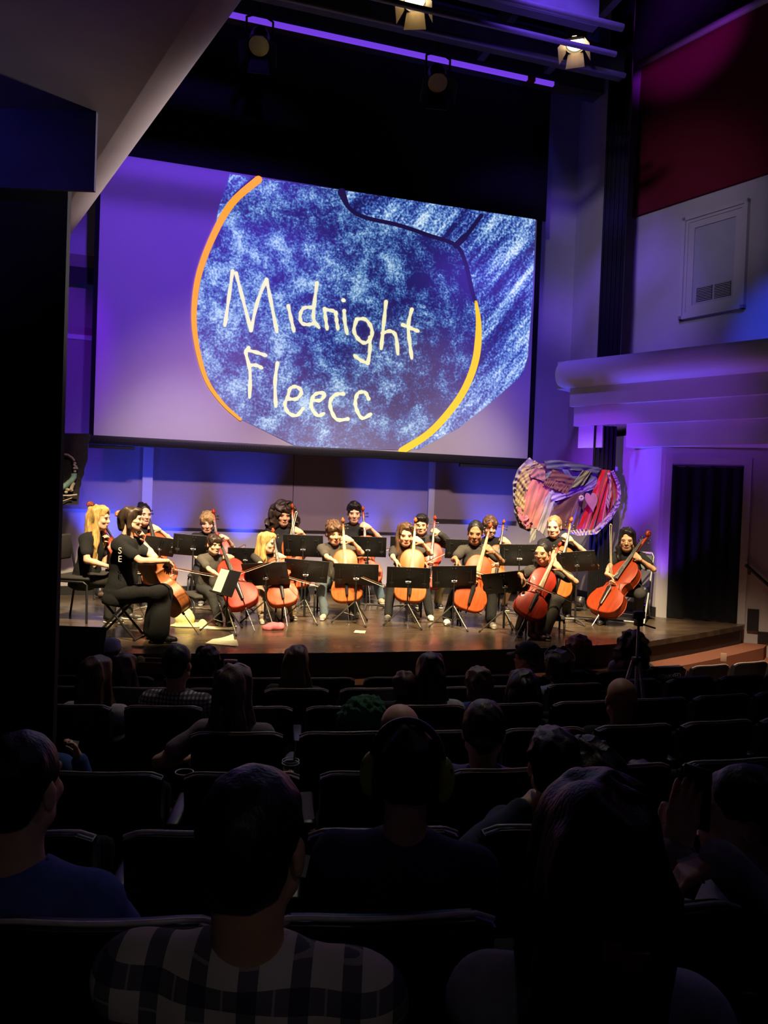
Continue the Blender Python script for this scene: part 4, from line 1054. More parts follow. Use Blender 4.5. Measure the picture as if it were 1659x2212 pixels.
# ------------------------------------------------------------------ cello, bow, music stand, chairs
def cello_meshes():
    half = [(0,.0),(.08,.002),(.15,.022),(.198,.068),(.218,.14),(.212,.205),(.190,.262),(.186,.285),(.150,.296),(.122,.335),(.117,.380),(.126,.425),(.150,.458),(.163,.468),(.160,.490),(.171,.545),(.170,.610),(.150,.675),(.105,.730),(.05,.752),(0,.755)]
    P = smooth_pts([Vector((x, y)) for x, y in half], 2)
    ol = [(p.x, p.y) for p in P] + [(-p.x, p.y) for p in P[-2:0:-1]]
    n = len(ol); out = {}
    cy = .38
    def plate(zs, sign):
        mb = MB(); rings = []
        for k, (sc, z) in enumerate(zs):
            rings.append([Vector((x*sc, -z, cy + (y - cy)*(1 - (1 - sc)*.92))) for x, y in ol])
        vs = [p for r_ in rings for p in r_]
        fs = []
        for i in range(len(rings)-1):
            for k in range(n):
                a = i*n+k; b = i*n+(k+1) % n; fs.append((a, b, b+n, a+n))
        mb.add(vs, fs, True); return mb
    D = .058
    out['top_plate'] = plate([(1.0,D-.004),(1.025,D-.004),(1.025,D+.001),(.97,D+.003),(.88,D+.005),(.72,D+.014),(.5,D+.021),(.25,D+.024),(.02,D+.025)], 1).mesh('top_plate')
    out['back_plate'] = plate([(1.0,-D+.004),(1.025,-D+.004),(1.025,-D-.001),(.97,-D-.003),(.85,-D-.006),(.6,-D-.015),(.3,-D-.021),(.02,-D-.022)], -1).mesh('back_plate')
    mb = MB(); vs = [Vector((x, -D, y)) for x, y in ol] + [Vector((x, D, y)) for x, y in ol]
    mb.add(vs, [(k, (k+1) % n, (k+1) % n + n, k + n) for k in range(n)], True); out['ribs'] = mb.mesh('ribs')
    # neck, pegbox and scroll (front of the cello is -y)
    mb = MB(); ny = -D - .012
    mb.tube([(0, ny+.045, .70),(0, ny+.022, .765),(0, ny+.012, .86),(0, ny+.014, 1.0),(0, ny+.02, 1.045)], [.028,.024,.019,.017,.018], 10)
    g = [(0, ny+.02, 1.04),(0, ny+.022, 1.10),(0, ny+.034, 1.15),(0, ny+.046, 1.185)]
    mb.tube(g, [.019,.018,.015,.014], 8)
    sc = [(0, ny+.046 + 0, 1.185)]
    for k in range(22):
        a = k/21*2*math.pi*1.6; rr = .034*(1 - k/26); sc.append((0, ny + .030 + rr*math.cos(a) - .012, 1.205 + rr*math.sin(a)))
    mb.tube(sc[1:], [.017 + .004*(k/21) for k in range(22)], 8)
    mb.tube([(-.026, ny+.018, 1.205),(.026, ny+.018, 1.205)], .015, 10)
    out['neck'] = mb.mesh('neck')
    mb = MB(); a0, a1 = .445, 1.03
    vs = []; 
    for z, w, y in ((a0, .031, -D-.064), (a1, .0155, -D-.026)):
        for k in range(7):
            t = -1 + k/3; vs.append(Vector((w*t, y - .006*(1-t*t), z)))
        vs += [Vector((w, y+.012, z)), Vector((-w, y+.012, z))]
    m_ = 9; mb.add(vs, [(k, (k+1) % m_, (k+1) % m_ + m_, k + m_) for k in range(m_)] + [tuple(range(m_)), tuple(range(m_, 2*m_))]); out['fingerboard'] = mb.mesh('fingerboard')
    mb = MB(); vs = []
    for z, w, y in ((.315, .030, -D-.066), (.13, .021, -D-.045), (.075, .017, -D-.040)):
        for k in range(5):
            t = -1 + k/2; vs.append(Vector((w*t, y - .007*(1-t*t), z)))
        vs += [Vector((w, y+.01, z)), Vector((-w, y+.01, z))]
    m_ = 7; mb.add(vs, [(j*m_+k, j*m_+(k+1) % m_, (j+1)*m_+(k+1) % m_, (j+1)*m_+k) for j in (0,1) for k in range(m_)] + [tuple(range(m_)), tuple(range(2*m_, 3*m_))])
    mb.tube([(0,-D-.035,.08),(0,-D-.02,.01),(0,-.02,-.008)], .005, 6); out['tailpiece'] = mb.mesh('tailpiece')
    mb = MB(); yb = -D-.022
    mb.prism([Vector((x, yb - h_, .372)) for x, h_ in ((-.045,0),(-.03,.004),(-.028,.02),(-.012,.024),(0,.016),(.012,.024),(.028,.02),(.03,.004),(.045,0),(.043,.02),(.040,.050),(.02,.066),(0,.071),(-.02,.066),(-.040,.050),(-.043,.02))], (0,0,.009)); out['bridge'] = mb.mesh('bridge')
    mb = MB()
    for k in range(4):
        x = (k-1.5); mb.tube([(x*.009, -D-.073, .315),(x*.013, -D-.022-.068+.004*abs(x), .376),(x*.0055, -D-.036, 1.03),(x*.004, -D-.026, 1.10)], .0011, 4)
    out['strings'] = mb.mesh('strings')
    for sg in (-1, 1):
        mb = MB(); pts = smooth_pts([(sg*.060,-D-.0165,.432),(sg*.066,-D-.0165,.424),(sg*.066,-D-.018,.405),(sg*.080,-D-.015,.372),(sg*.092,-D-.013,.338),(sg*.094,-D-.013,.322),(sg*.087,-D-.013,.316)], 4)
        mb.tube(pts, [.0045]*len(pts), 6); out['f_hole_%d' % sg] = mb.mesh('f_hole')
    for k in range(4):
        sg = -1 if k % 2 else 1; z = 1.075 + .026*k
        mb = MB().tube([(-sg*.018, ny+.024, z),(sg*.045, ny+.024, z)], [.005,.006], 6); mb.sphere((sg*.062, ny+.024, z), (.020,.007,.014), 8, 6); out['peg_%d' % k] = mb.mesh('peg')
    mb = MB().tube([(0,0,.01),(0,0,-.035)], .016, 8); mb.tube([(0,0,-.03),(0,0,-.34)], .005, 6); out['endpin'] = mb.mesh('endpin')
    return out
CM = cello_meshes()
def varnish(name, c):
    key = 'varnish_' + name
    if key in MATS: return MATS[key]
    m = mat(key, c, .42, spec=.32, coat=.08); nt = m.node_tree; b = nt.nodes['Principled BSDF']
    tc = nt.nodes.new('ShaderNodeTexCoord'); mp = nt.nodes.new('ShaderNodeMapping'); mp.inputs['Scale'].default_value = (38, 38, 2.5)
    n = nt.nodes.new('ShaderNodeTexNoise'); n.inputs['Scale'].default_value = 1; n.inputs['Detail'].default_value = 4
    nt.links.new(tc.outputs['Object'], mp.inputs[0]); nt.links.new(mp.outputs[0], n.inputs['Vector'])
    cr = nt.nodes.new('ShaderNodeValToRGB'); cr.color_ramp.elements[0].position = .25; cr.color_ramp.elements[1].position = .8
    cr.color_ramp.elements[0].color = (*[q*.7 for q in c], 1); cr.color_ramp.elements[1].color = (*[min(1, q*1.25) for q in c], 1)
    nt.links.new(n.outputs['Fac'], cr.inputs[0]); nt.links.new(cr.outputs[0], b.inputs['Base Color']); return m
VARN = {'rust': (.30,.036,.006), 'red': (.38,.024,.007), 'orange': (.38,.060,.009), 'brown': (.27,.085,.025), 'amber': (.45,.105,.015), 'darkred': (.24,.035,.014)}
M_ebony = mat('ebony', (.012,.010,.010), .35, noise=.2, nscale=40)
M_maple = mat('maple', (.62,.42,.20), .5, noise=.15, nscale=30)
M_string = mat('string_steel', (.45,.43,.40), .3, .8, noise=.05)
def cello(label, bottom, top, normal, colour, group='cellos', pin=None, fb=None):
    """bottom: lowest point of the body, top: centre of the scroll, normal: where the front plate faces"""
    bo = Vector(bottom); tp = Vector(top); ax_ = tp - bo; s = ax_.length/1.205
    z = ax_.normalized(); y = -(Vector(normal) - z*Vector(normal).dot(z)).normalized(); x = y.cross(z)
    t = thing('cello', label, 'cello', bo, 0, group)
    t.rotation_mode = 'QUATERNION'; t.rotation_quaternion = Matrix((x, y, z)).transposed().to_quaternion(); t.scale = (s, s, s)
    vm = varnish(colour, VARN[colour])
    for k, me in CM.items():
        nm = k.rsplit('_', 1)[0] if k[-1].isdigit() else k
        if nm == 'endpin':
            dz = z.z*s; ln = (bo.z - STAGE)/max(dz, .2)
            mb = MB().tube([(0,0,.01),(0,0,-.035)], .016, 8); mb.tube([(0,0,-.03),(0,0,-max(ln, .06))], .0055, 6); mb.build('endpin', M_chrome, t); continue
        o = link(nm, me, t)
        m = {'fingerboard': fb or M_ebony, 'tailpiece': M_ebony, 'bridge': M_maple, 'strings': M_string, 'f_hole': M_ebony, 'peg': M_ebony}.get(nm, vm)
        if not me.materials: me.materials.append(m)
        o.material_slots[0].link = 'OBJECT'; o.material_slots[0].material = m
    Mw = Matrix.Translation(bo) @ Matrix((x, y, z)).transposed().to_4x4() @ Matrix.Scale(s, 4)
    return lambda a, b, c: npv(Mw @ Vector((a, b, c)))
def bow(label, frog, direction, length=.70, light=False):
    frog = Vector(frog); d = Vector(direction).normalized(); u = Vector((0,0,1)); u = (u - d*u.dot(d)).normalized()
    t = thing('cello_bow', label, 'bow', frog, 0, 'cello bows')
    m = mat('bow_light', (.70,.55,.32), .4, noise=.1) if light else mat('pernambuco', (.22,.07,.03), .35, noise=.2, nscale=40)
    MB().tube([-d*.03 + u*.012, d*length*.4 + u*.010, d*length*.8 + u*.013, d*length + u*.022], [.0052,.005,.0042,.0038], 6).build('stick', m, t)
    MB().tube([-u*.006, d*length*.99 - u*.004], .0042, 4).build('bow_hair', mat('bow_hair', (.78,.74,.62), .5, noise=.05), t)
    MB().box((-.03,-.007,-.012),(.03,.007,.012), frame(Vector((0,0,0)), d)).build('frog', M_ebony, t)
    MB().prism([d*length + u*.022, d*(length+.012) + u*.012, d*(length) - u*.008], d.cross(u)*.008).build('tip', m, t)
    return t

def stand_meshes():
    out = {}
    mb = MB(); w, h = .25, .32
    mb.rbox((-w, -.004, 0), (w, .004, h), .004); out['desk'] = mb.mesh('desk')
    mb = MB().rbox((-w, 0, -.004), (w, .055, .004), .003).box((-w, .05, 0), (w, .055, .018)); out['ledge'] = mb.mesh('ledge')
    mb = MB().box((-.022, -.014, .03), (-.012, -.004, .29)).box((.012, -.014, .03), (.022, -.014+.01, .29)); out['spine'] = mb.mesh('spine')
    mb = MB().tube([(-.03,-.03,.12),(.03,-.03,.12)], .014, 8).sphere((0,-.03,.12), .02); out['clamp'] = mb.mesh('clamp')
    mb = MB()
    for x in (-.16, 0, .16): mb.box((x-.018, -.007, .235), (x+.018, -.004, .245))
    for sx in (-1, 1):
        for x in (.19,): mb.box((sx*x-.025, -.009, .07), (sx*x+.025, -.004, .10)).box((sx*x-.004,-.008,.03),(sx*x+.004,-.004,.27))
    out['desk_clips'] = mb.mesh('desk_clips')
    return out
SM = stand_meshes()
for k, m in (('desk', mat('stand_black', (.010,.010,.011), .5, noise=.15, nscale=25)), ('ledge', None), ('spine', None), ('clamp', M_chrome), ('desk_clips', mat('stand_clip', (.035,.035,.035), .4, noise=.1))):
    SM[k].materials.append(m or MATS['stand_black'])
M_leg = mat('stand_leg_metal', (.16,.15,.13), .35, .7, noise=.1)
def music_stand(label, desk_px, depth, facing, foot=None, tilt=25, scale=1.0, kind='tripod', roll=0.0, paper=False, group='music stands'):
    """desk_px: photo point of the desk centre; facing: direction the sheet side looks to (towards its player)"""
    c = at(desk_px[0], desk_px[1], depth)
    f_ = Vector(facing).normalized(); f_.z = 0; f_.normalize()
    loc = Vector((c.x, c.y, STAGE)) if foot is None else Vector((foot.x, foot.y, STAGE))
    t = thing('music_stand', label, 'music stand', loc, 0, group)
    r_ = Vector((f_.y, -f_.x, 0))
    Mf = Matrix((-r_, f_, Vector((0,0,1)))).transposed().to_4x4()     # local y = sheet side
    Dm = Matrix.Translation(c - loc) @ Mf @ Matrix.Rotation(R(roll), 4, 'Y') @ Matrix.Rotation(R(tilt), 4, 'X') @ Matrix.Translation((0, 0, -.16*scale)) @ Matrix.Scale(scale, 4)
    dk = link('desk', SM['desk'], t); dk.matrix_local = Dm
    for k in ('ledge', 'spine', 'desk_clips'):
        o = link(k, SM[k], dk)
        if k == 'desk_clips': o['kind'] = 'stuff'
    cl = Dm @ Vector((0, -.03, .12))
    o = link('clamp', SM['clamp'], t); o.matrix_local = Dm
    h = cl.z; base = Vector((cl.x, cl.y, 0))
    MB().tube([cl, base + Vector((0,0,h*.5))], .009, 8).build('upper_pole', M_blkmetal, t)
    MB().tube([base + Vector((0,0,h*.55)), base + Vector((0,0,.06 if kind == 'tripod' else .02))], .013, 8).build('lower_pole', M_blkmetal, t)
    a0 = random.uniform(0, 2) if kind != 'tripod' else math.atan2(-1, .35) + random.uniform(-.15, .15)
    for k in range(3):
        a = a0 + k*2*math.pi/3; e = Vector((math.cos(a), math.sin(a), 0))
        if kind == 'tripod':
            p_, q_ = base + Vector((0,0,.25)), base + e*.27 + Vector((0,0,.006))
            lg = MB().tube([p_ + e*.012, q_], .008, 8).build('leg', M_leg, t)
            MB().tube([q_.lerp(p_, .07), q_], .011, 8).build('rubber_foot', M_black, lg)
            MB().tube([base + Vector((0,0,.09)), p_.lerp(q_, .5)], .004, 5).build('brace', M_leg, lg)
        else:
            pts = [base + Vector((0,0,.05)), base + e*.1 + Vector((0,0,.045)), base + e*.2 + Vector((0,0,.03)), base + e*.27 + Vector((0,0,.008))]
            MB().tube(pts, [.016,.014,.012,.010], 8).build('leg', M_leg, t)
    if paper:
        mb = MB(); g = [[Dm @ Vector((-.26 + .34*i/8 , .008 + .010*math.sin(i*.7) , .01 + .30*j/5)) for i in range(9)] for j in range(6)]
        sh_ = mb.sheet(g).build('sheet_music', mat('paper', (.75,.71,.58), .8, noise=.04, nscale=15), t)
    return t, c

M_cpad = mat('chair_pad_black', (.03,.027,.025), .85, noise=.15, nscale=50, bump=.1, bscale=200)
def stack_chair(label, loc, face, seat_h=.45, back=True, w=.44, group='performer chairs'):
    f_ = Vector(face); f_.z = 0; f_.normalize(); rz = math.atan2(f_.y, f_.x) - math.pi/2
    t = thing('chair', label, 'chair', loc, rz, group); h = w/2
    MB().rbox((-h, -.22, seat_h-.05), (h, .22, seat_h), .025).build('seat', M_cpad, t)
    for sx in (-1, 1):
        MB().tube([(sx*h*.95, .20, 0),(sx*h*.95, .19, seat_h-.09),(sx*h*.95, .15, seat_h-.06),(sx*h*.95, -.18, seat_h-.06)], .012, 8).build('leg', M_blkmetal, t)
        if back: MB().tube([(sx*h*.95, -.26, 0),(sx*h*.95, -.20, seat_h-.04),(sx*h*.95, -.29, seat_h+.38)], .012, 8).build('leg', M_blkmetal, t)
        else: MB().tube([(sx*h*.95, -.22, 0),(sx*h*.95, -.20, seat_h-.06)], .012, 8).build('leg', M_blkmetal, t)
    if back: MB().rbox((-h, -.31, seat_h+.14), (h, -.265, seat_h+.42), .02).build('backrest', M_cpad, t)
    return t

# ------------------------------------------------------------------ the cellists
CHAR = ('tee', 'charcoal', (.052,.048,.044)); BLK = ('tee', 'black', (.012,.012,.013)); OLV = ('tee', 'washed_black', (.080,.072,.062))
def img(a, b):  # direction: a to the right in the photo, b towards the camera
    return RGT*a - FWD*b
def performer(label, who, head, hpx, Zh, s, face, feet, hipdx=0, hipdz=.12, cel=None, look=None, rhand=None, lfrac=.90, bowlab=None, bowdir=None, bowlen=.68, normal=None, colour='orange', skin='light',
              hair=('short','brown'), shirt=CHAR, pants=('black',(.018,.018,.019)), shoes=('dark',(.02,.02,.02)), chair=True, celab=None, lhand=None, rZ=None, Zdir=None, fb=None, light=False, **kw):
    H = at(head[0], head[1], Zh); hs = hpx/F*Zh/.245
    fv = img(*face); fv.normalize()
    hp = at(head[0] + hipdx, head[1], Zh + hipdz)
    dz = math.sqrt(max((.70*s)**2 - (hp.x-H.x)**2 - (hp.y-H.y)**2, .1))
    P = Vector((hp.x, hp.y, H.z - dz))
    ft = [npv(onz(x, y, STAGE)) for x, y in feet]
    hands = [None, None]; hd = [None, None]; Lc = None
    if cel:
        (bpx, Zb), (tpx, Zt) = cel
        B, T_ = at(bpx[0], bpx[1], Zb), at(tpx[0], tpx[1], Zt)
        nrm = img(*normal) if normal else -FWD*1.0
        Lc = cello(celab, B, T_, Vector((nrm.x, nrm.y, .35)), colour, fb=fb)
        nv = npv(Vector((nrm.x, nrm.y, .25)).normalized())
        grip = Lc(0, -.075, lfrac); side = unit(Lc(1, 0, 0) - Lc(0, 0, 0))
        rightv = npv(fv.cross(Vector((0,0,1))))          # the player's right
        lft = side if side @ rightv < 0 else -side
        if lhand is None: lw = grip + lft*.118*s - V(0,0,.055)*s + nv*.012
        else: lw = npv(at(lhand[0], lhand[1], lhand[2]))
        hands[0] = lw; hd[0] = (unit(-lft*.85 + V(0,0,.40)), -nv - lft*.25, .62)
    if rhand is not None:
        rw = npv(at(rhand[0], rhand[1], rhand[2])); hands[1] = rw
        tgt = Lc(0, -.15, .41) if Lc is not None else rw + npv(RGT)
        bd = unit(tgt - rw)
        hd[1] = (unit(bd*.75 + V(0,0,-.35)), V(0,0,-1) + .2*bd, .55)
    kw.setdefault('elbows', [None, None])
    pr = person(who, H, P, fv, look=look and img(*look) + Vector((0,0,Zdir if Zdir is not None else -.35)), scale=s, skin=skin, hair=hair, shirt=shirt, pants=pants, shoes=shoes, feet=ft, hands=hands, hand_dirs=hd, headscale=hs, **kw)
    if rhand is not None and cel:
        fr = pr['wr'][1] + hd[1][0]*.075*s + V(0,0,-.02)
        d = unit(Lc(0, -.155, .41) - fr) if bowdir is None else npv(bowdir)
        bow(bowlab, fr - d*.03, d, bowlen, light)
    if chair:
        sh_ = P.z - .10*s - STAGE
        stack_chair('black padded chair under ' + label, Vector((P.x, P.y, STAGE)) - fv*.05, fv, max(sh_, .2), back=(chair == 'back'))
    return pr

# front row, left to right
performer('the dark-haired boy with the red cello', 'boy with dark fringe in dark tee hugging a small red cello beside a paper-laden stand', (462,1176), 43, 8.62, .72, (.55,.8), [(497,1352),(472,1350)], -10, .1,
    cel=(((530,1311), 8.25), ((470,1160), 8.80)), look=(.6,.75), Zdir=-.15, rhand=(478,1247,8.35), hair=('fringe','darkbrown'), shirt=OLV, shoes=('canvas',(.05,.05,.05),(.6,.6,.55)), colour='red', normal=(.15,.9), lfrac=.80, pants=('blackjean',(.03,.03,.03)),
    celab='small bright red cello leaning on the fringed boy at front left', bowlab='cello bow in the hand of the fringed boy at front left')
performer('the young blonde girl', 'young girl with long straight blonde hair looking right over her cello', (577,1172), 45, 8.95, .74, (.3,.9), [(632,1338),(566,1345)], -5, .1,
    cel=(((614,1308), 8.55), ((590,1150), 9.02)), look=(.85,.35), Zdir=-.25, rhand=(590,1232,8.55), hair=('long','blonde'), shirt=CHAR, pants=('floral',(.30,.21,.14)), shoes=('beige',(.45,.38,.28)), colour='orange', normal=(.1,.9), lfrac=.78,
    hair_opts={'len':.36}, celab='orange cello held by the young long-haired blonde girl', bowlab='cello bow held by the young long-haired blonde girl')
performer('the curly-haired boy in jeans', 'boy with brown tousled hair, grey-black tee and faded blue jeans bowing his cello', (722,1150), 52, 9.25, .86, (0,1), [(768,1332),(700,1337)], 2, .12,
    cel=(((751,1300), 8.85), ((741,1127), 9.22)), look=(.25,.8), Zdir=-.45, rhand=(727,1216,8.85), hair=('fringe','brown'), shirt=OLV, pants=('jeans',(.13,.17,.20)), shoes=('clog',(.38,.33,.26)), colour='amber', lfrac=.93, tilt=.06,
    celab='glossy amber cello upright before the boy in blue jeans', bowlab='cello bow crossing the cello of the boy in blue jeans', fb=mat('worn_fingerboard', (.42,.30,.15), .35, noise=.15, nscale=30))
performer('the girl with long brown hair', 'girl with long straight brown hair and centre parting behind the centre music stand', (876,1155), 50, 9.45, .84, (0,1), [(928,1338),(838,1338)], 2, .12,
    cel=(((884,1300), 9.0), ((897,1127), 9.40)), look=(.1,.9), Zdir=-.35, rhand=(853,1213,9.0), hair=('long','brown'), shirt=CHAR, pants=('charcoalpants',(.03,.03,.03)), shoes=('white',(.62,.58,.50)), colour='amber', lfrac=.92,
    hair_opts={'len':.36}, celab='pale amber cello upright behind the centre music stand', bowlab='cello bow held low behind the centre music stand', fb=MATS['worn_fingerboard'])
performer('the girl with pulled-back hair', 'girl with dark hair pulled back and brown skin playing behind a wide cello', (1027,1150), 52, 9.15, .90, (.05,1), [(1060,1355),(965,1348)], 2, .12,
    cel=(((1008,1318), 8.75), ((1058,1138), 9.08)), look=(-.15,.85), Zdir=-.4, rhand=(985,1208,8.78), hair=('back','black'), skin='brown', shirt=CHAR, shoes=('white',(.62,.58,.50)), colour='orange', lfrac=.90, tilt=-.05,
    hair_opts={'tail':'lowbun'}, celab='large orange cello tilted right before the girl with pulled-back hair', bowlab='cello bow in the right hand of the girl with pulled-back hair', bowdir=RGT*.95 - FWD*.05 + Vector((0,0,-.28)), fb=MATS['worn_fingerboard'])
performer('the girl with clear glasses and a red cello', 'girl with glasses, dark tied hair and a wristwatch playing a bright red cello', (1173,1193), 50, 8.55, .90, (-.1,1), [(1178,1380),(1122,1372)], 8, .12,
    cel=(((1136,1332), 8.15), ((1207,1180), 8.60)), look=(-.55,.75), Zdir=-.3, rhand=(1122,1240,8.2), hair=('back','black'), skin='tan', shirt=CHAR, pants=('greyjean',(.12,.11,.095)), shoes=('black',(.015,.015,.015)), colour='red', lfrac=.90, glasses=True,
    hair_opts={'tail':'lowbun'}, celab='bright red cello of the girl in glasses nearest the stage edge', bowlab='cello bow of the girl in glasses reaching down across her red cello', bowdir=RGT*.9 - FWD*.1 + Vector((0,0,-.35)), fb=MATS['worn_fingerboard'])
g16 = performer('x', 'girl with glasses and long wavy black hair on a folding chair at far right', (1355,1166), 50, 9.72, .90, (-.45,.9), [(1376,1345),(1302,1348)], 10, .10,
    cel=(((1296,1325), 9.30), ((1403,1160), 9.75)), look=(-.35,.9), Zdir=-.3, rhand=(1302,1253,9.35), hair=('longwavy','black'), skin='tan', shirt=BLK, pants=('greypants',(.045,.042,.038)), shoes=('blackboot',(.012,.012,.012),(.015,.015,.015)), colour='rust', lfrac=.86, glasses=True, chair=False, normal=(-.75,.65),
    hair_opts={'len':.40}, celab='reddish orange cello of the far right girl leaning on the folding chair side', bowlab='pale cello bow held upright by the girl at far right', bowdir=-RGT*.06 + Vector((0,0,1)), light=True)

# left group
performer('the long-haired blonde teenager', 'teenage girl with very long blonde hair in profile at far left', (214,1118), 52, 8.35, .98, (1,.15), [(275,1338),(236,1346)], -28, .02,
    elbows=[-RGT*.2+Vector((0,0,-1)), None], cel=(((288,1285), 8.62), ((187,1094), 8.62)), look=(1,.05), Zdir=-.3, rhand=(236,1224,8.05), lhand=(228,1168,8.5), hair=('long','blonde'), shirt=BLK, pants=('blackpants',(.03,.029,.027)), shoes=('flats',(.03,.025,.02)), colour='darkred', normal=(.6,-.5), chair=False,
    hair_opts={'len':.50}, celab='dark brown cello behind the long-haired blonde teenager', bowlab='cello bow of the long-haired blonde teenager', bowdir=RGT*.9 + FWD*.4 + Vector((0,0,-.1)))
cond = performer('x', 'woman with short brown hair and glasses leading from a black stool, seen in profile', (284,1121), 53, 7.45, 1.03, (1,.1), [(342,1389),(330,1380)], -22, .0,
    elbows=[-RGT*.3+Vector((0,0,-1)), -RGT*.3-FWD*.5+Vector((0,0,-1))], cel=(((394,1322), 7.72), ((249,1116), 7.72)), look=(1,-.1), Zdir=-.05, rhand=(362,1212,7.2), lhand=(303,1165,7.6), hair=('bob','darkbrown'), shirt=BLK, pants=('widepants',(.014,.014,.014)), shoes=('black',(.015,.015,.015)), colour='brown', normal=(.65,-.6), chair=False, wide=.035, glasses=MATS['black_metal'],
    celab='brown cello held by the woman on the black stool', bowlab='cello bow of the woman on the black stool', bowdir=RGT*.5 + FWD*.85 + Vector((0,0,-.2)))
# back row, left to right
performer('the girl with the top bun', 'girl with black hair in a top bun behind the woman on the stool', (310,1111), 47, 9.7, .92, (.5,.8), [(345,1310),(312,1312)], 0, .12,
    cel=(((350,1262), 9.3), ((314,1098), 9.85)), look=(.6,.75), Zdir=-.1, hair=('back','black'), skin='light', shirt=BLK, colour='orange', lfrac=.85, normal=(.4,.8), rhand=(330,1225,9.3),
    celab='orange cello of the girl with the top bun', bowlab='cello bow of the girl with the top bun')
performer('the fair boy at back left', 'boy with short light brown hair looking down in the back row, far left', (448,1128), 46, 10.0, .86, (.15,1), [(470,1308),(437,1306)], 0, .12,
    cel=(((482,1268), 9.65), ((463,1108), 10.02)), look=(.2,.85), Zdir=-.5, hair=('fringe','darkblonde'), shirt=BLK, colour='red', lfrac=.86, rhand=(432,1212,9.75), shoes=('canvas2',(.10,.10,.09),(.7,.68,.6)), lhand=(492,1164,9.9),
    celab='red cello of the light-haired boy in the back row', bowlab='cello bow of the light-haired boy in the back row')
performer('the curly-haired teenager', 'teenager with a big cloud of dark curly hair in the back row', (612,1112), 48, 10.25, .98, (.1,1), [(660,1308),(612,1310)], -4, .12,
    cel=(((640,1270), 9.85), ((632,1097), 10.25)), look=(.3,.85), Zdir=-.35, hair=('afro','darkbrown'), skin='tan', shirt=BLK, colour='orange', lfrac=.84, rhand=(606,1215,9.9), lhand=(652,1150,10.1),
    celab='orange cello of the teenager with the cloud of curls', bowlab='cello bow slanting up before the curly-haired teenager', bowdir=RGT*.22 + Vector((0,0,1)), light=True)
performer('the tall dark-haired boy at the back', 'boy with short black hair in the middle of the back row', (765,1107), 46, 10.7, .98, (.05,1), [(822,1303),(770,1305)], 0, .12,
    cel=(((796,1262), 10.3), ((784,1102), 10.72)), look=(.1,.9), Zdir=-.4, hair=('short','black'), skin='light', shirt=BLK, pants=('jeans2',(.10,.15,.20)), colour='orange', lfrac=.88, rhand=(752,1205,10.35), shoes=('beige2',(.35,.28,.2)), lhand=(800,1140,10.55),
    celab='orange cello of the black-haired boy in the middle of the back row', bowlab='cello bow of the black-haired boy in the middle of the back row')
performer('the boy in the long-sleeved top', 'boy with black hair and grey long sleeves half hidden behind the centre girl', (910,1133), 44, 10.35, .92, (.15,1), [(945,1312),(900,1312)], 2, .12,
    cel=(((925,1270), 9.95), ((939,1122), 10.4)), look=(-.1,.9), Zdir=-.3, hair=('short','black'), skin='tan', shirt=('long','darkgrey',(.035,.033,.032)), pants=('khaki',(.28,.22,.13)), colour='red', lfrac=.88, rhand=(905,1210,10.0), lhand=(952,1154,10.25),
    celab='red cello of the boy in long grey sleeves', bowlab='cello bow of the boy in long grey sleeves')
performer('the brown-haired player behind', 'player with short brown hair mostly hidden behind the girl with pulled-back hair', (1058,1138), 46, 10.3, .90, (.1,1), [(1088,1318),(1052,1318)], 4, .12,
    cel=(((1066,1270), 9.95), ((1087,1130), 10.35)), look=(.0,.9), Zdir=-.4, hair=('fringe','brown'), shirt=BLK, colour='amber', lfrac=.88, rhand=(1040,1215,9.95), pants=('shorts',(.03,.03,.03),.72), shoes=('sandal',(.03,.02,.02)),
    celab='amber cello of the half-hidden player in the back row', bowlab='cello bow of the half-hidden player in the back row')
performer('the blonde girl at back right', 'girl with tied-back blonde hair in the back row below the hanging dresses', (1197,1137), 47, 9.95, .92, (-.2,1), [(1222,1334),(1196,1336)], 6, .12,
    cel=(((1196,1288), 9.55), ((1232,1126), 9.95)), look=(-.35,.8), Zdir=-.35, hair=('back','darkblonde'), shirt=BLK, pants=('greypants2',(.05,.05,.048)), shoes=('maryjane',(.02,.015,.015)), colour='amber', lfrac=.86, rhand=(1165,1225,9.55),
    hair_opts={'tail':'tail'}, celab='amber cello of the tied-back blonde girl below the hanging dresses', bowlab='cello bow of the tied-back blonde girl below the hanging dresses', lhand=(1236,1168,9.8))

# watch on the girl with the red cello
# chairs with a look of their own
def thing_at(px, py): 
    p = onz(px, py, STAGE); return p
c1 = Vector((at(178,1200,8.37).x, at(178,1200,8.37).y, STAGE))
stack_chair('black padded stacking chair with a back under the long-haired blonde teenager at far left', c1, img(1,.15), .50, True, .48)
# X-leg stool of the leading woman
Ps = at(262, 1200, 7.45); sx_, sy_ = Ps.x, Ps.y
st = thing('stool', 'black X-legged folding stool under the leading woman', 'stool', (sx_, sy_, STAGE), math.atan2(RGT.y, RGT.x))
MB().rbox((-.17,-.15,.40), (.15,.15,.45), .02).build('seat', mat('stool_seat', (.10,.06,.045), .6, noise=.2), st)
for yy in (-.13, .13):
    for sg in (-1, 1):
        MB().tube([(-sg*.20, yy, .01), (sg*.15, yy, .41)], .012, 8).build('leg', M_blkmetal, st)
for sg in (-1, 1):
    MB().tube([(sg*.20, -.17, .012), (sg*.20, .17, .012)], .013, 8).build('foot_bar', M_blkmetal, st)
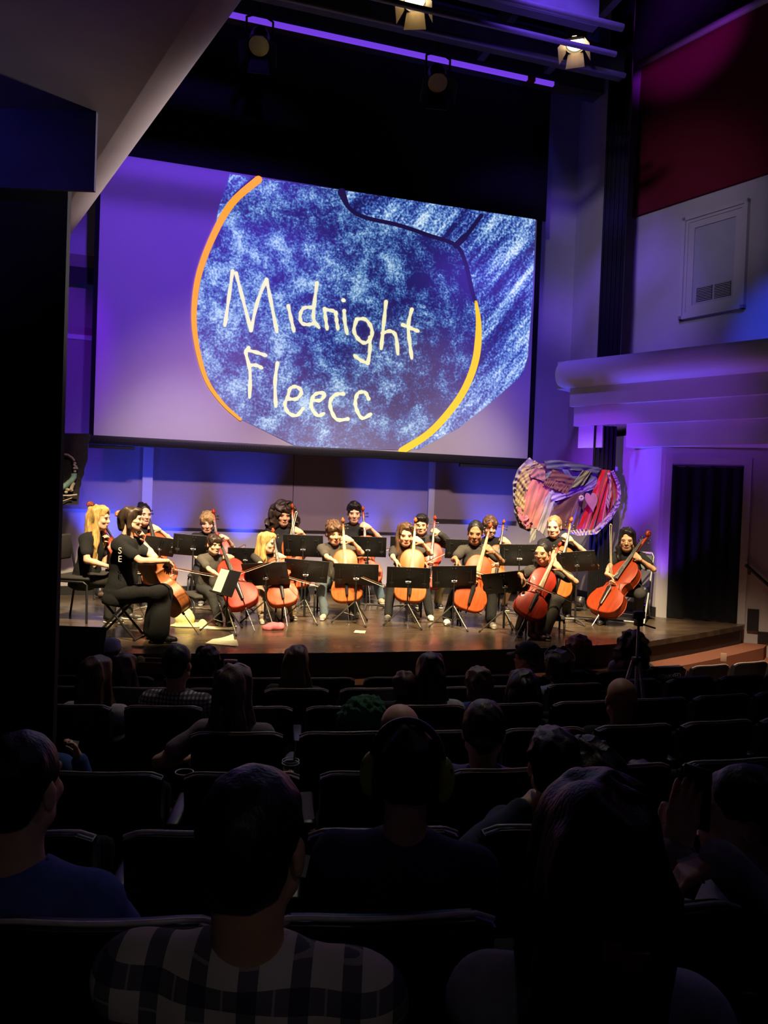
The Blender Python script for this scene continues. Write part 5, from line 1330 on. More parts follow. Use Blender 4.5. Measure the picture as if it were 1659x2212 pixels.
# grey folding chair at far right
pf = g16['off']; ff = img(-.45,.9).normalized(); rzf = math.atan2(ff.y, ff.x) - math.pi/2
fc = thing('folding_chair', 'grey metal folding chair under the girl at far right', 'chair', (pf[0], pf[1], STAGE), rzf)
Mfm = mat('folding_chair_frame', (.42,.44,.42), .35, .5, noise=.1); Mfp = mat('folding_chair_panel', (.20,.24,.22), .45, .2, noise=.1)
MB().rbox((-.21,-.20,.40), (.21,.22,.43), .012).build('seat', Mfp, fc)
mb = MB(); g = [[Vector((-.21 + .42*i/8, -.30 - .03*(1-((i-4)/4)**2) - .05*j/3, .62 + .20*j/3)) for i in range(9)] for j in range(4)]
mb.sheet(g); mb.sheet([[p + Vector((0,.012,0)) for p in r_] for r_ in g]); mb.build('backrest', Mfp, fc)
for sx in (-1, 1):
    MB().tube([(sx*.23, .30, .01),(sx*.23, -.05, .42),(sx*.23, -.36, .80),(sx*.20, -.38, .85)], .013, 8).build('leg', Mfm, fc)
    MB().tube([(sx*.21, -.34, .01),(sx*.21, -.02, .44)], .012, 8).build('leg', Mfm, fc)
MB().tube([(-.20,-.38,.85),(.20,-.38,.85)], .013, 8).build('top_bar', Mfm, fc)
MB().tube([(-.23,.29,.02),(.23,.29,.02)], .011, 8).build('foot_bar', Mfm, fc)
MB().tube([(-.21,-.33,.02),(.21,-.33,.02)], .011, 8).build('foot_bar', Mfm, fc)

# ------------------------------------------------------------------ music stands
AW = FWD
music_stand('music stand with papers draped over it beside the fringed boy', (490,1258), 7.95, -RGT*.75 - FWD*.6, tilt=22, scale=.85, paper=True)
music_stand('front music stand before the young blonde girl, leftmost of the wide front desks', (574,1240), 8.5, FWD + RGT*.05, tilt=34, roll=5)
music_stand('front music stand between the blonde girl and the boy in jeans', (661,1233), 8.75, FWD - RGT*.08, tilt=34, roll=-3)
music_stand('front music stand before the boy in jeans', (770,1241), 8.75, FWD, tilt=36)
music_stand('front music stand with open papers at the centre of the stage', (882,1248), 8.7, FWD, tilt=36, scale=.98)
music_stand('front music stand before the girl with pulled-back hair', (981,1246), 8.7, FWD + RGT*.05, tilt=34, roll=3)
music_stand('front music stand left of the girl with the bright red cello', (1090,1258), 8.45, FWD + RGT*.3, tilt=38, roll=10, scale=.95)
music_stand('small side-on music stand behind the woman on the stool', (345,1180), 9.2, -RGT*.6 + FWD*.9, tilt=30, scale=.8, roll=-8, kind='curved')
music_stand('tall music stand with a white sheet showing at its left edge', (418,1178), 9.15, FWD - RGT*.25, tilt=32, scale=.95, roll=-4, kind='curved', paper=True)
music_stand('low rear music stand behind the fringed boy', (530,1203), 9.55, FWD - RGT*.1, tilt=30, scale=.85, kind='curved')
music_stand('rear music stand before the curly-haired teenager', (655,1179), 9.65, FWD, tilt=28, kind='curved')
music_stand('rear music stand before the black-haired boy', (795,1181), 10.0, FWD, tilt=28, scale=.95, kind='curved')
music_stand('rear music stand mostly hidden behind the girl with long brown hair', (880,1180), 10.05, FWD, tilt=28, scale=.9, kind='curved')
music_stand('rear music stand peeking out left of the girl with pulled-back hair', (1000,1186), 9.85, FWD, tilt=28, scale=.9, kind='curved')
music_stand('rear music stand between the two girls right of centre', (1122,1199), 9.7, FWD + RGT*.1, tilt=28, kind='curved', roll=2)
music_stand('tall music stand with curved feet left of the far right girl', (1246,1213), 9.4, FWD + RGT*.45, tilt=34, scale=.95, roll=8, kind='curved')

# ------------------------------------------------------------------ the audience, seen from behind
def pattern_mat(name, light, dark, period, width, line=None):
    m = bpy.data.materials.new(name); m.use_nodes = True; nt = m.node_tree; b = nt.nodes['Principled BSDF']; b.inputs['Roughness'].default_value = .9; b.inputs['Specular IOR Level'].default_value = .1
    tc = nt.nodes.new('ShaderNodeTexCoord'); mp = nt.nodes.new('ShaderNodeMapping'); mp.inputs['Rotation'].default_value = (0, 0, R(17)); nt.links.new(tc.outputs['Object'], mp.inputs[0])
    sx = nt.nodes.new('ShaderNodeSeparateXYZ'); nt.links.new(mp.outputs[0], sx.inputs[0])
    def M(op, a, bb=None):
        n = nt.nodes.new('ShaderNodeMath'); n.operation = op
        for i, q in enumerate((a, bb)):
            if q is None: continue
            if hasattr(q, 'links') or hasattr(q, 'is_linked'): nt.links.new(q, n.inputs[i])
            else: n.inputs[i].default_value = q
        return n.outputs[0]
    def bandm(axis, w, off):
        fr = M('FRACT', M('ADD', M('DIVIDE', sx.outputs[axis], period), off))
        return M('LESS_THAN', fr, w)
    bxx, bzz = bandm('X', width, .1), bandm('Z', width, .3)
    k = M('MULTIPLY', M('SUBTRACT', 1.0, M('MULTIPLY', bxx, .8)), M('SUBTRACT', 1.0, M('MULTIPLY', bzz, .8)))
    if line:
        lx, lz = bandm('X', .05, .42), bandm('Z', .05, .62)
        k = M('MINIMUM', M('ADD', k, M('MULTIPLY', M('MAXIMUM', lx, lz), line)), 1.15)
    mx = nt.nodes.new('ShaderNodeMix'); mx.data_type = 'RGBA'; mx.inputs['A'].default_value = (*dark, 1); mx.inputs['B'].default_value = (*light, 1); nt.links.new(k, mx.inputs['Factor'])
    nt.links.new(mx.outputs['Result'], b.inputs['Base Color']); MATS[name] = m; return m
M_plaid = pattern_mat('plaid_flannel', (.62,.54,.44), (.02,.02,.06), .085, .38, .35)
M_ging = pattern_mat('gingham', (.55,.52,.50), (.06,.06,.10), .026, .5)
M_dplaid = pattern_mat('dim_plaid', (.10,.095,.09), (.02,.02,.03), .07, .4)
def viewer(label, head, Z, row, hair, shirt, skin='light', s=1.0, hs=1.0, look=None, lean=0.0, face=None, **kw):
    if row != 'H':   # sit just in front of this row's seat backs
        ctr = Vector((CXR, ROWS[row][0] + RR)); Z0 = Z
        for k in range(400):
            zz_ = 1.0 + k*.02; q_ = at(head[0], head[1], zz_)
            if (Vector((q_.x, q_.y)) - ctr).length < RR - .16: Z = zz_; break
        hs *= Z/Z0
    H = at(head[0], head[1], Z); fz = ROWS[row][1] - .84
    th_ = math.asin((H.x - CXR)/RR); bs = min(((abs(q[1] - th_), k) for k, q in SEATS.items() if k[0] == row))[1]
    SEATS[bs][2].data = SEATM['cushion_down'][0]
    f_ = Vector(face) if face else FWD + RGT*.12
    P = Vector((H.x, H.y, H.z - .70*s)) + Vector((f_.x, f_.y, 0)).normalized()*(.04 - lean) 
    return person(label, H, P, f_, look=look, scale=s, skin=skin, hair=hair, shirt=shirt, pants=None, shoes=None, floor=fz, legs=False, fine=Z < 2.6, headscale=hs, eyes=kw.pop('eyes', False), **kw)
T_ = lambda n, c: ('tee', n, c)
a_cap = viewer('person in a pale blue cap in the front row at far left', (238,1412), 6.75, 'D', ('short','brown'), T_('aud_dark', (.04,.04,.045)), s=.95)
viewer('person with long dark hair left of the man in gingham', (268,1448), 5.75, 'C', ('long','darkbrown'), T_('aud_dark', (.04,.04,.045)), hair_opts={'len':.3})
viewer('person with short dark curls before the stage left of centre, grey jacket', (449,1428), 6.4, 'D', ('curly','darkbrown'), ('long','aud_grey',(.16,.15,.16)), skin='tan')
viewer('woman with long brown hair alone left of centre, near the stage', (640,1432), 5.75, 'C', ('long','brown'), T_('aud_green', (.03,.04,.03)), hs=1.05, hair_opts={'len':.36})
viewer('woman with long dark hair and white blouse at centre', (930,1455), 4.95, 'B', ('long','darkbrown'), ('long','aud_white',(.50,.48,.55)), hs=1.05, hair_opts={'len':.34})
viewer('small brown-haired child beside the woman in the white blouse', (874,1480), 5.15, 'B', ('curly','brown'), T_('aud_dark', (.04,.04,.045)), s=.7, hs=.78)
viewer('curly-haired child in a blue shirt right of centre', (1035,1478), 4.95, 'B', ('curly','brown'), T_('aud_blue', (.04,.09,.30)), s=.85, hs=.9)
a_cap2 = viewer('man in a black cap looking left in the front row', (1138,1422), 6.5, 'D', ('short','brown'), T_('aud_dark', (.04,.04,.045)), look=-RGT*.9 + FWD*.55, eyes=True, glasses=M_blkmetal)
viewer('woman with very long black hair right of the curly-haired child', (1130,1498), 4.6, 'B', ('long','black'), T_('aud_dark', (.04,.04,.045)), hs=1.12, s=1.02, hair_opts={'len':.46})
a_sun = viewer('person in a pale blue tee with sunglasses pushed up into brown hair', (1207,1440), 5.6, 'C', ('curly','darkbrown'), T_('aud_paleblue', (.36,.42,.58)), hs=1.02)
viewer('person with a head of red curls in the front row', (1250,1407), 6.85, 'D', ('curly','red'), T_('aud_dark', (.04,.04,.045)), hs=1.15)
viewer('person with a mop of brown curls and pale shirt in the front row at right', (1366,1394), 7.25, 'D', ('afro','darkbrown'), T_('aud_pale', (.45,.45,.50)), s=.95, hs=.9)
viewer('child with straight ash-blonde hair leaning on the person with brown curls', (1352,1440), 6.6, 'D', ('long','greybrown'), T_('aud_pale', (.45,.45,.50)), s=.8, hs=.92, hair_opts={'len':.3})
viewer('bald man with a shiny scalp right of centre', (1342,1512), 4.25, 'A', ('bald','black'), ('long','aud_black',(.02,.02,.022)), skin='brown', hs=1.05)
viewer('woman with long brown hair and white top at far left', (208,1462), 4.95, 'B', ('long','brown'), ('long','aud_white',(.50,.48,.55)), hs=1.1, hair_opts={'len':.36})
viewer('man with cropped black hair in a small-checked gingham shirt', (383,1435), 4.55, 'B', ('crop','black'), ('tee','x',M_ging), skin='tan', hs=1.02, s=1.02)
viewer('woman with long grey-brown hair and grey top left of centre', (505,1492), 4.2, 'A', ('long','greybrown'), ('tee','aud_lilac',(.26,.22,.27)), hs=1.15, hair_opts={'len':.40}, hands=[at(408,1640,4.3), None])
a_hat = viewer('person in a fuzzy green hat', (785,1562), 4.25, 'A', ('short','black'), T_('aud_dark', (.04,.04,.045)), s=.85)
viewer('bald man leaning left in a dark plaid coat', (862,1585), 3.3, 'E', ('bald','black'), ('long','x',M_dplaid), s=1.05, hs=1.1, look=-RGT*.25 + FWD, lean=.1)
a_ear = viewer('child in navy wearing lime ear defenders', (880,1662), 1.85, 'G', ('short','black'), T_('aud_navy', (.035,.04,.11)), s=.95, hs=.86)
viewer('woman in a purple hooded top with dark hair tied back', (1045,1578), 3.3, 'E', ('back','darkbrown'), ('long','aud_purple',(.13,.09,.30)), hs=1.12, hair_opts={'tail':'lowbun'})
viewer('man with short dark hair resting a hand on the seat beside him', (1195,1655), 2.5, 'F', ('short','black'), ('long','aud_slate',(.07,.08,.13)), hs=.98, s=.98, hands=[at(1125,1752,2.62), None])
viewer('woman with long dark hair behind the raised hand', (1268,1712), 2.25, 'F', ('long','darkbrown'), T_('aud_black2', (.02,.02,.024)), hs=1.2, s=1.05, hair_opts={'len':.40})
viewer('small dark-haired child right of the long-haired woman', (1388,1700), 3.2, 'E', ('short','darkbrown'), T_('aud_dark', (.04,.04,.045)), s=.75, hs=.82)
a_r = viewer('man in profile at far right, one hand raised', (1606,1760), 1.95, 'G', ('crop','black'), ('long','aud_greylilac',(.34,.32,.36)), face=FWD*.6 - RGT*.8, look=-RGT*.95 + FWD*.3 + Vector((0,0,-.1)), skin='light', hs=1.05, eyes=True,
    hands=[at(1462,1842,1.85), at(1560,1858,1.75)], hand_dirs=[(Vector((0,0,1)) + RGT*.12, FWD*.7 + RGT*.5, .12), (-RGT*.75 + Vector((0,0,-.35)), Vector((0,0,-1)), .5)], elbows=[Vector((0,0,-1)), Vector((0,0,-1)) + RGT])
viewer('woman with long dark red hair at the bottom right', (1288,1880), 1.28, 'H', ('long','auburn'), ('tee','aud_greywhite',(.42,.42,.48)), s=1.0, hs=1.22, hair_opts={'len':.46})
viewer('man in a pale plaid shirt with cropped dark hair in the foreground', (545,1822), 1.32, 'H', ('crop','black'), ('long','x',M_plaid), skin='tan', s=1.06, hs=1.12, build=1.12)
viewer('man in a blue jacket at the bottom left corner', (42,1700), 1.85, 'G', ('crop','black'), ('long','aud_bluejacket',(.07,.10,.34)), s=1.05, hs=1.12)
viewer('child in a denim jacket beside the dark partition', (84,1570), 3.95, 'A', ('short','darkbrown'), ('long','aud_denim',(.06,.12,.30)), s=.8, hs=.85, hands=[None, at(170,1640,4.0)])

# headgear (each lies on its wearer)
def head_obj(name, label, cat, d): 
    return thing(name, label, cat, tuple(d['H']))
def loc(d, x, y, z): return Vector(d['hs']*(d['hr']*x + d['hf']*y + d['hu']*z))
def baseball_cap(label, d, col, flip=False, crown=None):
    t = head_obj('cap', label, 'cap', d); hs = d['hs']; A = [d['hr'], d['hf'], d['hu']]
    pr = [ell(npv(loc(d,0,-.014,.05)), V(.094,.115,.098)*hs, A), cut_plane(npv(loc(d,0,0,.035)), -d['hu'])]
    v, f = sdf_mesh(pr, .008); link('crown', np_mesh('crown', [(v, f)], mat('cap_' + label[:12], col, .8, noise=.15, nscale=30)), t)
    sg = -1 if flip else 1
    g = [[loc(d, math.sin(a)*.082*(1 + .0*r_), sg*(.06 + math.cos(a)*(.045 + r_*.075)), .040 - .022*r_) for a in np.linspace(-1.35, 1.35, 13)] for r_ in (0, .5, 1)]
    mb = MB(); mb.sheet(g); mb.sheet([[p + Vector(d['hu'])*.006 for p in q_] for q_ in g]); mb.build('brim', MATS['cap_' + label[:12]], t)
    mb = MB().sphere(loc(d,0,-.014,.148), .008); mb.build('button', crown or MATS['cap_' + label[:12]], t)
    return t
baseball_cap('pale blue-white cap on the person at far left', a_cap, (.42,.46,.58))
baseball_cap('black cap of the man looking left', a_cap2, (.02,.02,.022))
t = head_obj('hat', 'fuzzy green hat above the fourth row seats', 'hat', a_hat); A = [a_hat['hr'], a_hat['hf'], a_hat['hu']]; hs = a_hat['hs']
v, f = sdf_mesh([ell(npv(loc(a_hat,.01,-.02,.075)), V(.115,.12,.085)*hs, A, .05), ell(npv(loc(a_hat,-.09,-.02,.02)), V(.06,.09,.06)*hs, A, .05), ell(npv(loc(a_hat,.03,-.02,.02)), V(.10,.11,.07)*hs, A, .05)], .009, 0, wobble(150, .006))
link('hat_body', np_mesh('hat_body', [(v, f)], mat('green_plush', (.035,.16,.07), .95, noise=.4, nscale=90, bump=1, bscale=160)), t)
t = head_obj('ear_defenders', 'lime yellow ear defenders on the child in navy', 'ear defenders', a_ear)
Mly = mat('lime_plastic', (.45,.62,.03), .4, noise=.05)
pts = [loc(a_ear, math.sin(a)*.098, -.012, .03 + math.cos(a)*.112) for a in np.linspace(-1.75, 1.75, 25)]
MB().tube(pts, .009, 8).build('headband', mat('grey_band', (.07,.06,.09), .4, noise=.1), t)
for sg in (-1, 1):
    Mx = Matrix((a_ear['hr'], a_ear['hf'], a_ear['hu'])).transposed()
    cu_ = MB().sphere(loc(a_ear, sg*.103, -.005, -.018), (.026*hs, .040, .052), 14, 10, Mx).build('ear_cup', Mly, t)
    MB().sphere(loc(a_ear, sg*.086, -.005, -.018), (.014, .042, .054), 14, 10, Mx).build('ear_cushion', M_black, cu_)
    MB().rbox((-.004,-.010,-.03),(.004,.010,.03), .003, Matrix.Translation(loc(a_ear, sg*.122, -.02, -.015)) @ Mx.to_4x4()).build('cup_slot', M_black, cu_)
t = head_obj('sunglasses', 'dark sunglasses pushed up on the brown hair of the person in pale blue', 'sunglasses', a_sun)
for sg in (-1, 1):
    MB().sphere(loc(a_sun, sg*.035, .06, .125), (.028,.012,.02), 10, 6).build('lens', mat('sunglass_lens', (.01,.01,.015), .1, noise=.1), t)
    MB().tube([loc(a_sun, sg*.065, .06, .125), loc(a_sun, sg*.105, -.02, .09), loc(a_sun, sg*.10, -.09, .06)], .004, 6).build('temple', M_blkmetal, t)
# things held or lying among the seats
M_paper = mat('white_paper', (.62,.62,.60), .85, noise=.04, nscale=20)
def card(label, name, cat, px, Z, w, h, nrm, up=(0,0,1), m=M_paper, rot=0):
    c = at(px[0], px[1], Z); n = Vector(nrm).normalized(); u = Vector(up); u = (u - n*u.dot(n)).normalized(); r_ = u.cross(n)
    Mm = Matrix((r_, n, u)).transposed().to_4x4(); Mm.translation = c; Mm = Mm @ Matrix.Rotation(R(rot), 4, 'Y')
    g = [[Mm @ Vector((-w/2 + w*i/4, .004*math.sin(i*1.3), -h/2 + h*j/3)) for i in range(5)] for j in range(4)]
    g2 = [[p - n*.0015 for p in q_] for q_ in g]
    mb = MB(); mb.sheet(g); mb.sheet(g2); return tag(mb.build(name, m), label, cat)
card('folded white concert program beside the child in navy', 'program_leaflet', 'paper', (657,1741), 2.5, .055, .095, -FWD + Vector((0,0,1.1)), rot=-14)
card('white program by the ear of the man in plaid', 'program_leaflet', 'paper', (642,1866), 1.75, .05, .05, -FWD + Vector((0,0,1.1)), rot=8)
card('small folded white paper by the child in denim', 'paper_slip', 'paper', (162,1606), 4.06, .035, .03, -FWD + Vector((0,0,.8)))
card('bluish white paper on the lap of the man in profile', 'paper_sheet', 'paper', (1497,1862), 1.8, .075, .05, -FWD*.6 + Vector((0,0,1)))
card('second bluish white paper lower on the lap of the man in profile', 'paper_sheet', 'paper', (1492,1892), 1.75, .06, .03, -FWD*.6 + Vector((0,0,1)))
ph = at(1505, 1722, 1.86); t = thing('phone', 'dark phone held up by the man in profile', 'phone', ph)
MB().rbox((-.006,-.036,-.075),(.006,.036,.075), .005, frame(Vector((0,0,0)), RGT*.75 + FWD*.6)).build('phone_body', M_blkmetal, t)
cl = at(1372, 2078, 1.13); t = thing('hair_clip', 'orange rectangular clip in the dark red hair', 'hair clip', cl)
MB().rbox((-.022,-.006,-.016),(.022,.006,.016), .003, frame(Vector((0,0,0)), RGT)).build('clip_plate', mat('orange_clip', (.55,.16,.05), .4, noise=.1), t)
MB().rbox((-.05,-.006,.0),(-.02,.006,.030), .003, frame(Vector((0,0,0)), RGT)).build('clip_arm', MATS['orange_clip'], t)
# clear cup with green straw in an armrest, and an empty cup holder ring
cp = at(627, 1668, 3.35); t = thing('plastic_cup', 'clear plastic cup with a green straw between the seats', 'cup', cp - Vector((0,0,.06)))
Mcl = mat('clear_plastic', (.9,.9,.9), .05, noise=0, trans=1.0, spec=.5)
n = 20
MB().sheet([[Vector((r_*math.cos(2*math.pi*k/n), r_*math.sin(2*math.pi*k/n), z)) for k in range(n+1)] for r_, z in ((.0,.0),(.028,.0),(.036,.10))]).build('cup_wall', Mcl, t)
MB().tube([Vector((.037*math.cos(2*math.pi*k/n), .037*math.sin(2*math.pi*k/n), .10)) for k in range(n+1)], .003, 6).build('cup_rim', mat('cup_rim_pale', (.55,.55,.52), .2, noise=.05), t)
MB().tube([Vector((.037*math.cos(2*math.pi*k/n), .037*math.sin(2*math.pi*k/n), .112)) for k in range(n+1)], .002, 6).build('lid', MATS['cup_rim_pale'], t)
MB().tube([(.01,.0,.02),(.02,.0,.20)], .004, 6).build('straw', mat('green_straw', (.12,.42,.06), .4, noise=.05), t)
MB().sheet([[Vector((-.03 + .012*i, .002*i, .13 + .02*j + .008*i)) for i in range(4)] for j in range(3)]).build('leaf', mat('green_leaf', (.03,.16,.04), .5, noise=.2), t)
cr_ = at(398, 1668, 3.2); t = thing('cup_holder', 'empty pale-rimmed cup holder beside the fourth row seat', 'cup holder', cr_)
MB().tube([Vector((.037*math.cos(2*math.pi*k/n), .037*math.sin(2*math.pi*k/n), 0)) for k in range(n+1)], .0035, 6).build('ring', MATS['cup_rim_pale'], t)
MB().sheet([[Vector((r_*math.cos(2*math.pi*k/n), r_*math.sin(2*math.pi*k/n), z)) for k in range(n+1)] for r_, z in ((.034,-.005),(.030,-.07),(.0,-.07))]).build('cup_well', M_black, t)
# cloth covers lettered RESERVED on some front seats
def text_mesh(body, size, m, name='lettering', extrude=.001):
    cu2 = bpy.data.curves.new('lettering', 'FONT'); cu2.body = body; cu2.size = size; cu2.align_x = 'CENTER'; cu2.align_y = 'CENTER'; cu2.extrude = extrude
    o = bpy.data.objects.new('tmp', cu2); COL.objects.link(o); dg = bpy.context.evaluated_depsgraph_get(); dg.update()
    me = bpy.data.meshes.new_from_object(o.evaluated_get(dg)); me.materials.clear(); me.materials.append(m); bpy.data.objects.remove(o); return me
TM = text_mesh('RESERVED', .062, mat('reserved_print', (.16,.16,.26), .8, noise=.05))
M_cov = mat('reserved_cover', (.03,.03,.055), .9, noise=.1, nscale=50)
def cover(row, px, py, label):
    th = seat_th(row, px, py); best = min(((abs(q[1] - th), k) for k, q in SEATS.items() if k[0] == row))[1]
    st_ = SEATS[best][0]
    c = thing('seat_cover', label, 'seat cover', st_.location, st_.rotation_euler.z, 'reserved seat covers')
    g = []
    for j in range(5):
        z = .66 + .19*j/4; g.append([Vector((-.17 + .34*i/8, -.16*(z-.36) - .03*(1-((-.17+.34*i/8)/.235)**2) - .006, z)) for i in range(9)])
    mb = MB().sheet(g); mb.sheet([[p + Vector((0,.062,0)) for p in q_] for q_ in g]); mb.add([g[4][0], g[4][8], g[4][8] + Vector((0,.062,0)), g[4][0] + Vector((0,.062,0))], [(0,1,2,3)]); mb.build('cloth', M_cov, c)
    o = link('lettering', TM, c); o.location = (0, -.16*.40 - .041, .765); o.rotation_euler = (R(90-9), 0, 0)
cover('D', 1270, 1450, 'reserved cover on the front row seat of the red-haired viewer')
cover('D', 1408, 1443, 'reserved cover on the front row seat beside the tripod')
cover('C', 1400, 1474, 'reserved cover on the second row seat right of the tripod')
cover('C', 1562, 1466, 'reserved cover on the second row seat nearest the right aisle')
# tripod with a small camera standing between the rows
tb = at(1377, 1400, 5.6); tt = thing('camera_tripod', 'silver camera tripod standing among the seats at right', 'tripod', (tb.x, tb.y, ROWS['C'][1] - .84))
fz = ROWS['C'][1] - .84; ztop_ = at(1374, 1352, 5.6).z - fz; zj = at(1378, 1428, 5.6).z - fz
MB().tube([(0,0,zj-.25),(0,0,ztop_)], .011, 8).build('centre_column', mat('tripod_silver', (.7,.7,.76), .35, .6, noise=.1), tt)
MB().rbox((-.03,-.03,zj-.03),(.03,.03,zj+.03), .008).build('spider', M_blkmetal, tt)
for k, a in enumerate((R(20), R(155), R(268))):
    MB().tube([(math.cos(a)*.03, math.sin(a)*.03, zj), (math.cos(a)*.32, math.sin(a)*.32, .01)], [.012,.010], 8).build('leg', MATS['tripod_silver'], tt)
MB().rbox((-.022,-.03,ztop_),(.022,.03,ztop_+.05), .006).tube([(0,0,ztop_+.02),(.11,-.05,ztop_-.01)], .006, 6).build('pan_head', M_blkmetal, tt)
tk = thing('camera', 'small black camera on top of the tripod', 'camera', (tb.x, tb.y, fz + ztop_ + .052))
MB().rbox((-.045,-.02,0),(.045,.02,.055), .01).build('camera_body', M_blkmetal, tk)
MB().tube([(0,.02,.028),(0,.05,.028)], .018, 12).build('camera_lens', M_black, tk)

# ------------------------------------------------------------------ hanging dresses spread on a stand (right) and dark quilt (left)
BY = 9.35
def bp3(x, y, k=0.0):   # point of the banner plane from crop coordinates, k pushes it towards the audience
    return ony(1090 + x*.16275, 970 + y*.16275, BY - k)
ban = thing('dress_banner', 'fan of patchwork dresses spread on a stand behind the cellists at right', 'banner', (bp3(1390, 1300).x, BY, STAGE))
BO = Vector(ban.location)
def interp(pl, t):
    P = [Vector(p) for p in pl]; L_ = [0]
    for a, b in zip(P, P[1:]): L_.append(L_[-1] + (b-a).length)
    d = t*L_[-1]
    for i in range(len(P)-1):
        if d <= L_[i+1] or i == len(P)-2:
            q = (d - L_[i])/max(L_[i+1]-L_[i], 1e-6); return P[i].lerp(P[i+1], min(max(q,0),1))
def gown(name, top_, bot_, m, k, folds=6, amp=.02, nu=48, nv=12, ruff=0.0, seed=0):
    """cloth between two polylines, pleated along its length"""
    hash_ = (sum(p[0] + 3*p[1] for p in top_) % 97)*.13
    g = []
    for j in range(nv+1):
        v_ = j/nv; row = []
        for i in range(nu+1):
            u_ = i/nu; p = interp(top_, u_).lerp(interp(bot_, u_), v_)
            ph = folds*2*math.pi*u_ + seed + .8*math.sin(3*v_ + seed)
            a = amp*(.35 + .65*v_)
            ph = folds*(.34 if folds < 12 else .6)*2*math.pi*(u_ + .11*math.sin(5.1*u_ + hash_) + .03*math.sin(13*u_ + 4*v_)) + hash_ + .9*math.sin(2.2*v_ + 6*u_)
            d = a*1.3*(math.sin(ph) + .45*math.sin(2.37*ph + 1 + hash_)*math.cos(3*u_ + 2*v_)) + .008*math.sin(11*v_ + 9*u_ + hash_) + ruff*math.sin(9*2*math.pi*u_ + 7*v_ + seed)*math.sin(5*v_*math.pi + seed)
            row.append(bp3(p.x, p.y, k + .03 + d) - BO)
        g.append(row)
    mb = MB().sheet(g); mb.sheet([[p + Vector((0,.006,0)) for p in q_] for q_ in g])
    return mb.build(name, m, ban)
def satin(name, c, rough=.38, sheen=.3): return mat('gown_' + name, c, rough, noise=.12, nscale=12, bump=.25, bscale=25, spec=.5, sheen=sheen)
gown('back_lining', [(330,180),(1250,240)], [(330,1080),(1000,1080)], satin('lining', (.09,.03,.05), .9), -.02, 3, .01)
gown('gold_ruffle', [(400,150),(250,250),(170,400),(140,600),(150,800),(200,980)], [(520,240),(400,330),(330,450),(290,620),(260,800),(270,960)], satin('gold', (.20,.145,.055), .6), .03, 5, .02, 60, 14, .02)
gown('tulle_edge', [(330,110),(180,260),(110,450),(115,650),(130,850),(200,1040),(330,1100)], [(420,190),(250,300),(170,450),(155,650),(180,850),(250,1000),(370,1050)], satin('tulle', (.15,.13,.17), .7), .0, 14, .03, 110, 5, .012)
gown('pink_tulle', [(330,390),(450,420),(600,520)], [(180,930),(290,1060),(430,1050)], satin('pink', (.30,.085,.075), .7), .05, 7, .018)
gown('pink_ruffle', [(160,780),(200,930),(300,1050)], [(290,760),(300,880),(380,1000)], satin('rose', (.36,.09,.17), .7), .06, 6, .02)
gown('lavender_chiffon', [(590,520),(660,560),(670,700)], [(370,1050),(470,1090),(560,1180)], satin('lavender', (.19,.165,.19), .65), .06, 6, .018)
gown('grey_scarf', [(350,1050),(420,1060)], [(330,1250),(410,1190)], satin('greyscarf', (.16,.16,.15), .7), .08, 2, .01, 20, 8)
gown('navy_sash', [(520,150),(740,150),(1000,190),(1290,260)], [(560,260),(780,270),(1000,290),(1230,330)], satin('navy', (.035,.045,.07), .6), .05, 4, .02)
gown('navy_sash', [(410,320),(640,290)], [(420,340),(560,410)], satin('slate', (.05,.06,.07), .7), .06, 2, .01, 20, 6)
gown('denim_panel', [(760,270),(1040,280),(1230,330)], [(900,480),(1000,520),(1230,520)], satin('denim', (.06,.08,.12), .75), .02, 5, .02)
gown('brown_fringe', [(640,270),(780,320),(940,400)], [(590,390),(740,430),(870,500)], satin('brown', (.09,.026,.012), .8), .07, 3, .01)
fr = gown('brown_fringe', [(570,380),(740,430),(870,500)], [(510,470),(680,540),(830,610)], satin('fringe', (.12,.038,.016), .85), .08, 16, .012, 80, 6)
gown('dusty_rose_trim', [(330,310),(420,240),(540,290)], [(350,380),(450,400),(540,440)], satin('dusty', (.18,.07,.065), .8), .08, 4, .01)
gown('green_satin', [(1040,280),(1150,300)], [(860,520),(1040,480)], satin('green', (.14,.165,.035), .35), .08, 3, .025)
gown('violet_chiffon', [(860,520),(1040,480),(1230,380)], [(650,700),(900,620),(1220,520)], satin('violet', (.10,.05,.20), .5), .05, 4, .018)
gown('violet_chiffon', [(600,570),(880,600)], [(630,700),(890,640)], satin('chiffon', (.22,.18,.34), .6), .07, 3, .012)
gown('brown_velvet', [(660,720),(850,630),(1060,560)], [(580,930),(760,1060),(960,1080)], satin('velvet', (.075,.022,.016), .55), .06, 5, .022)
gown('red_satin', [(1290,270),(1400,280)], [(960,1070),(1180,1070)], satin('red', (.40,.006,.008), .28), .09, 5, .03)
gown('red_satin', [(1350,280),(1440,300)], [(1180,1060),(1380,870)], satin('red', (.40,.006,.008), .28), .07, 4, .03)
gown('red_satin', [(1400,300),(1480,380)], [(1370,880),(1510,620)], satin('red', (.40,.006,.008), .28), .06, 5, .03)
gown('lace_ruffle', [(850,1090),(980,1060),(1180,1070),(1370,880),(1480,720)], [(840,1110),(980,1150),(1220,1130),(1420,930),(1530,740)], satin('lace', (.40,.31,.33), .8), .12, 26, .022, 130, 5)
gown('lace_ruffle', [(1480,740),(1505,600),(1490,470),(1410,290)], [(1530,760),(1545,600),(1535,470),(1450,280)], satin('lace', (.40,.31,.33), .8), .11, 20, .02, 100, 4)
gown('lace_ruffle', [(1340,700),(1390,580),(1400,450),(1360,320)], [(1380,810),(1420,600),(1420,450),(1400,310)], satin('lace2', (.38,.24,.2), .8), .12, 12, .015, 60, 4)
mb = MB(); hp_ = []
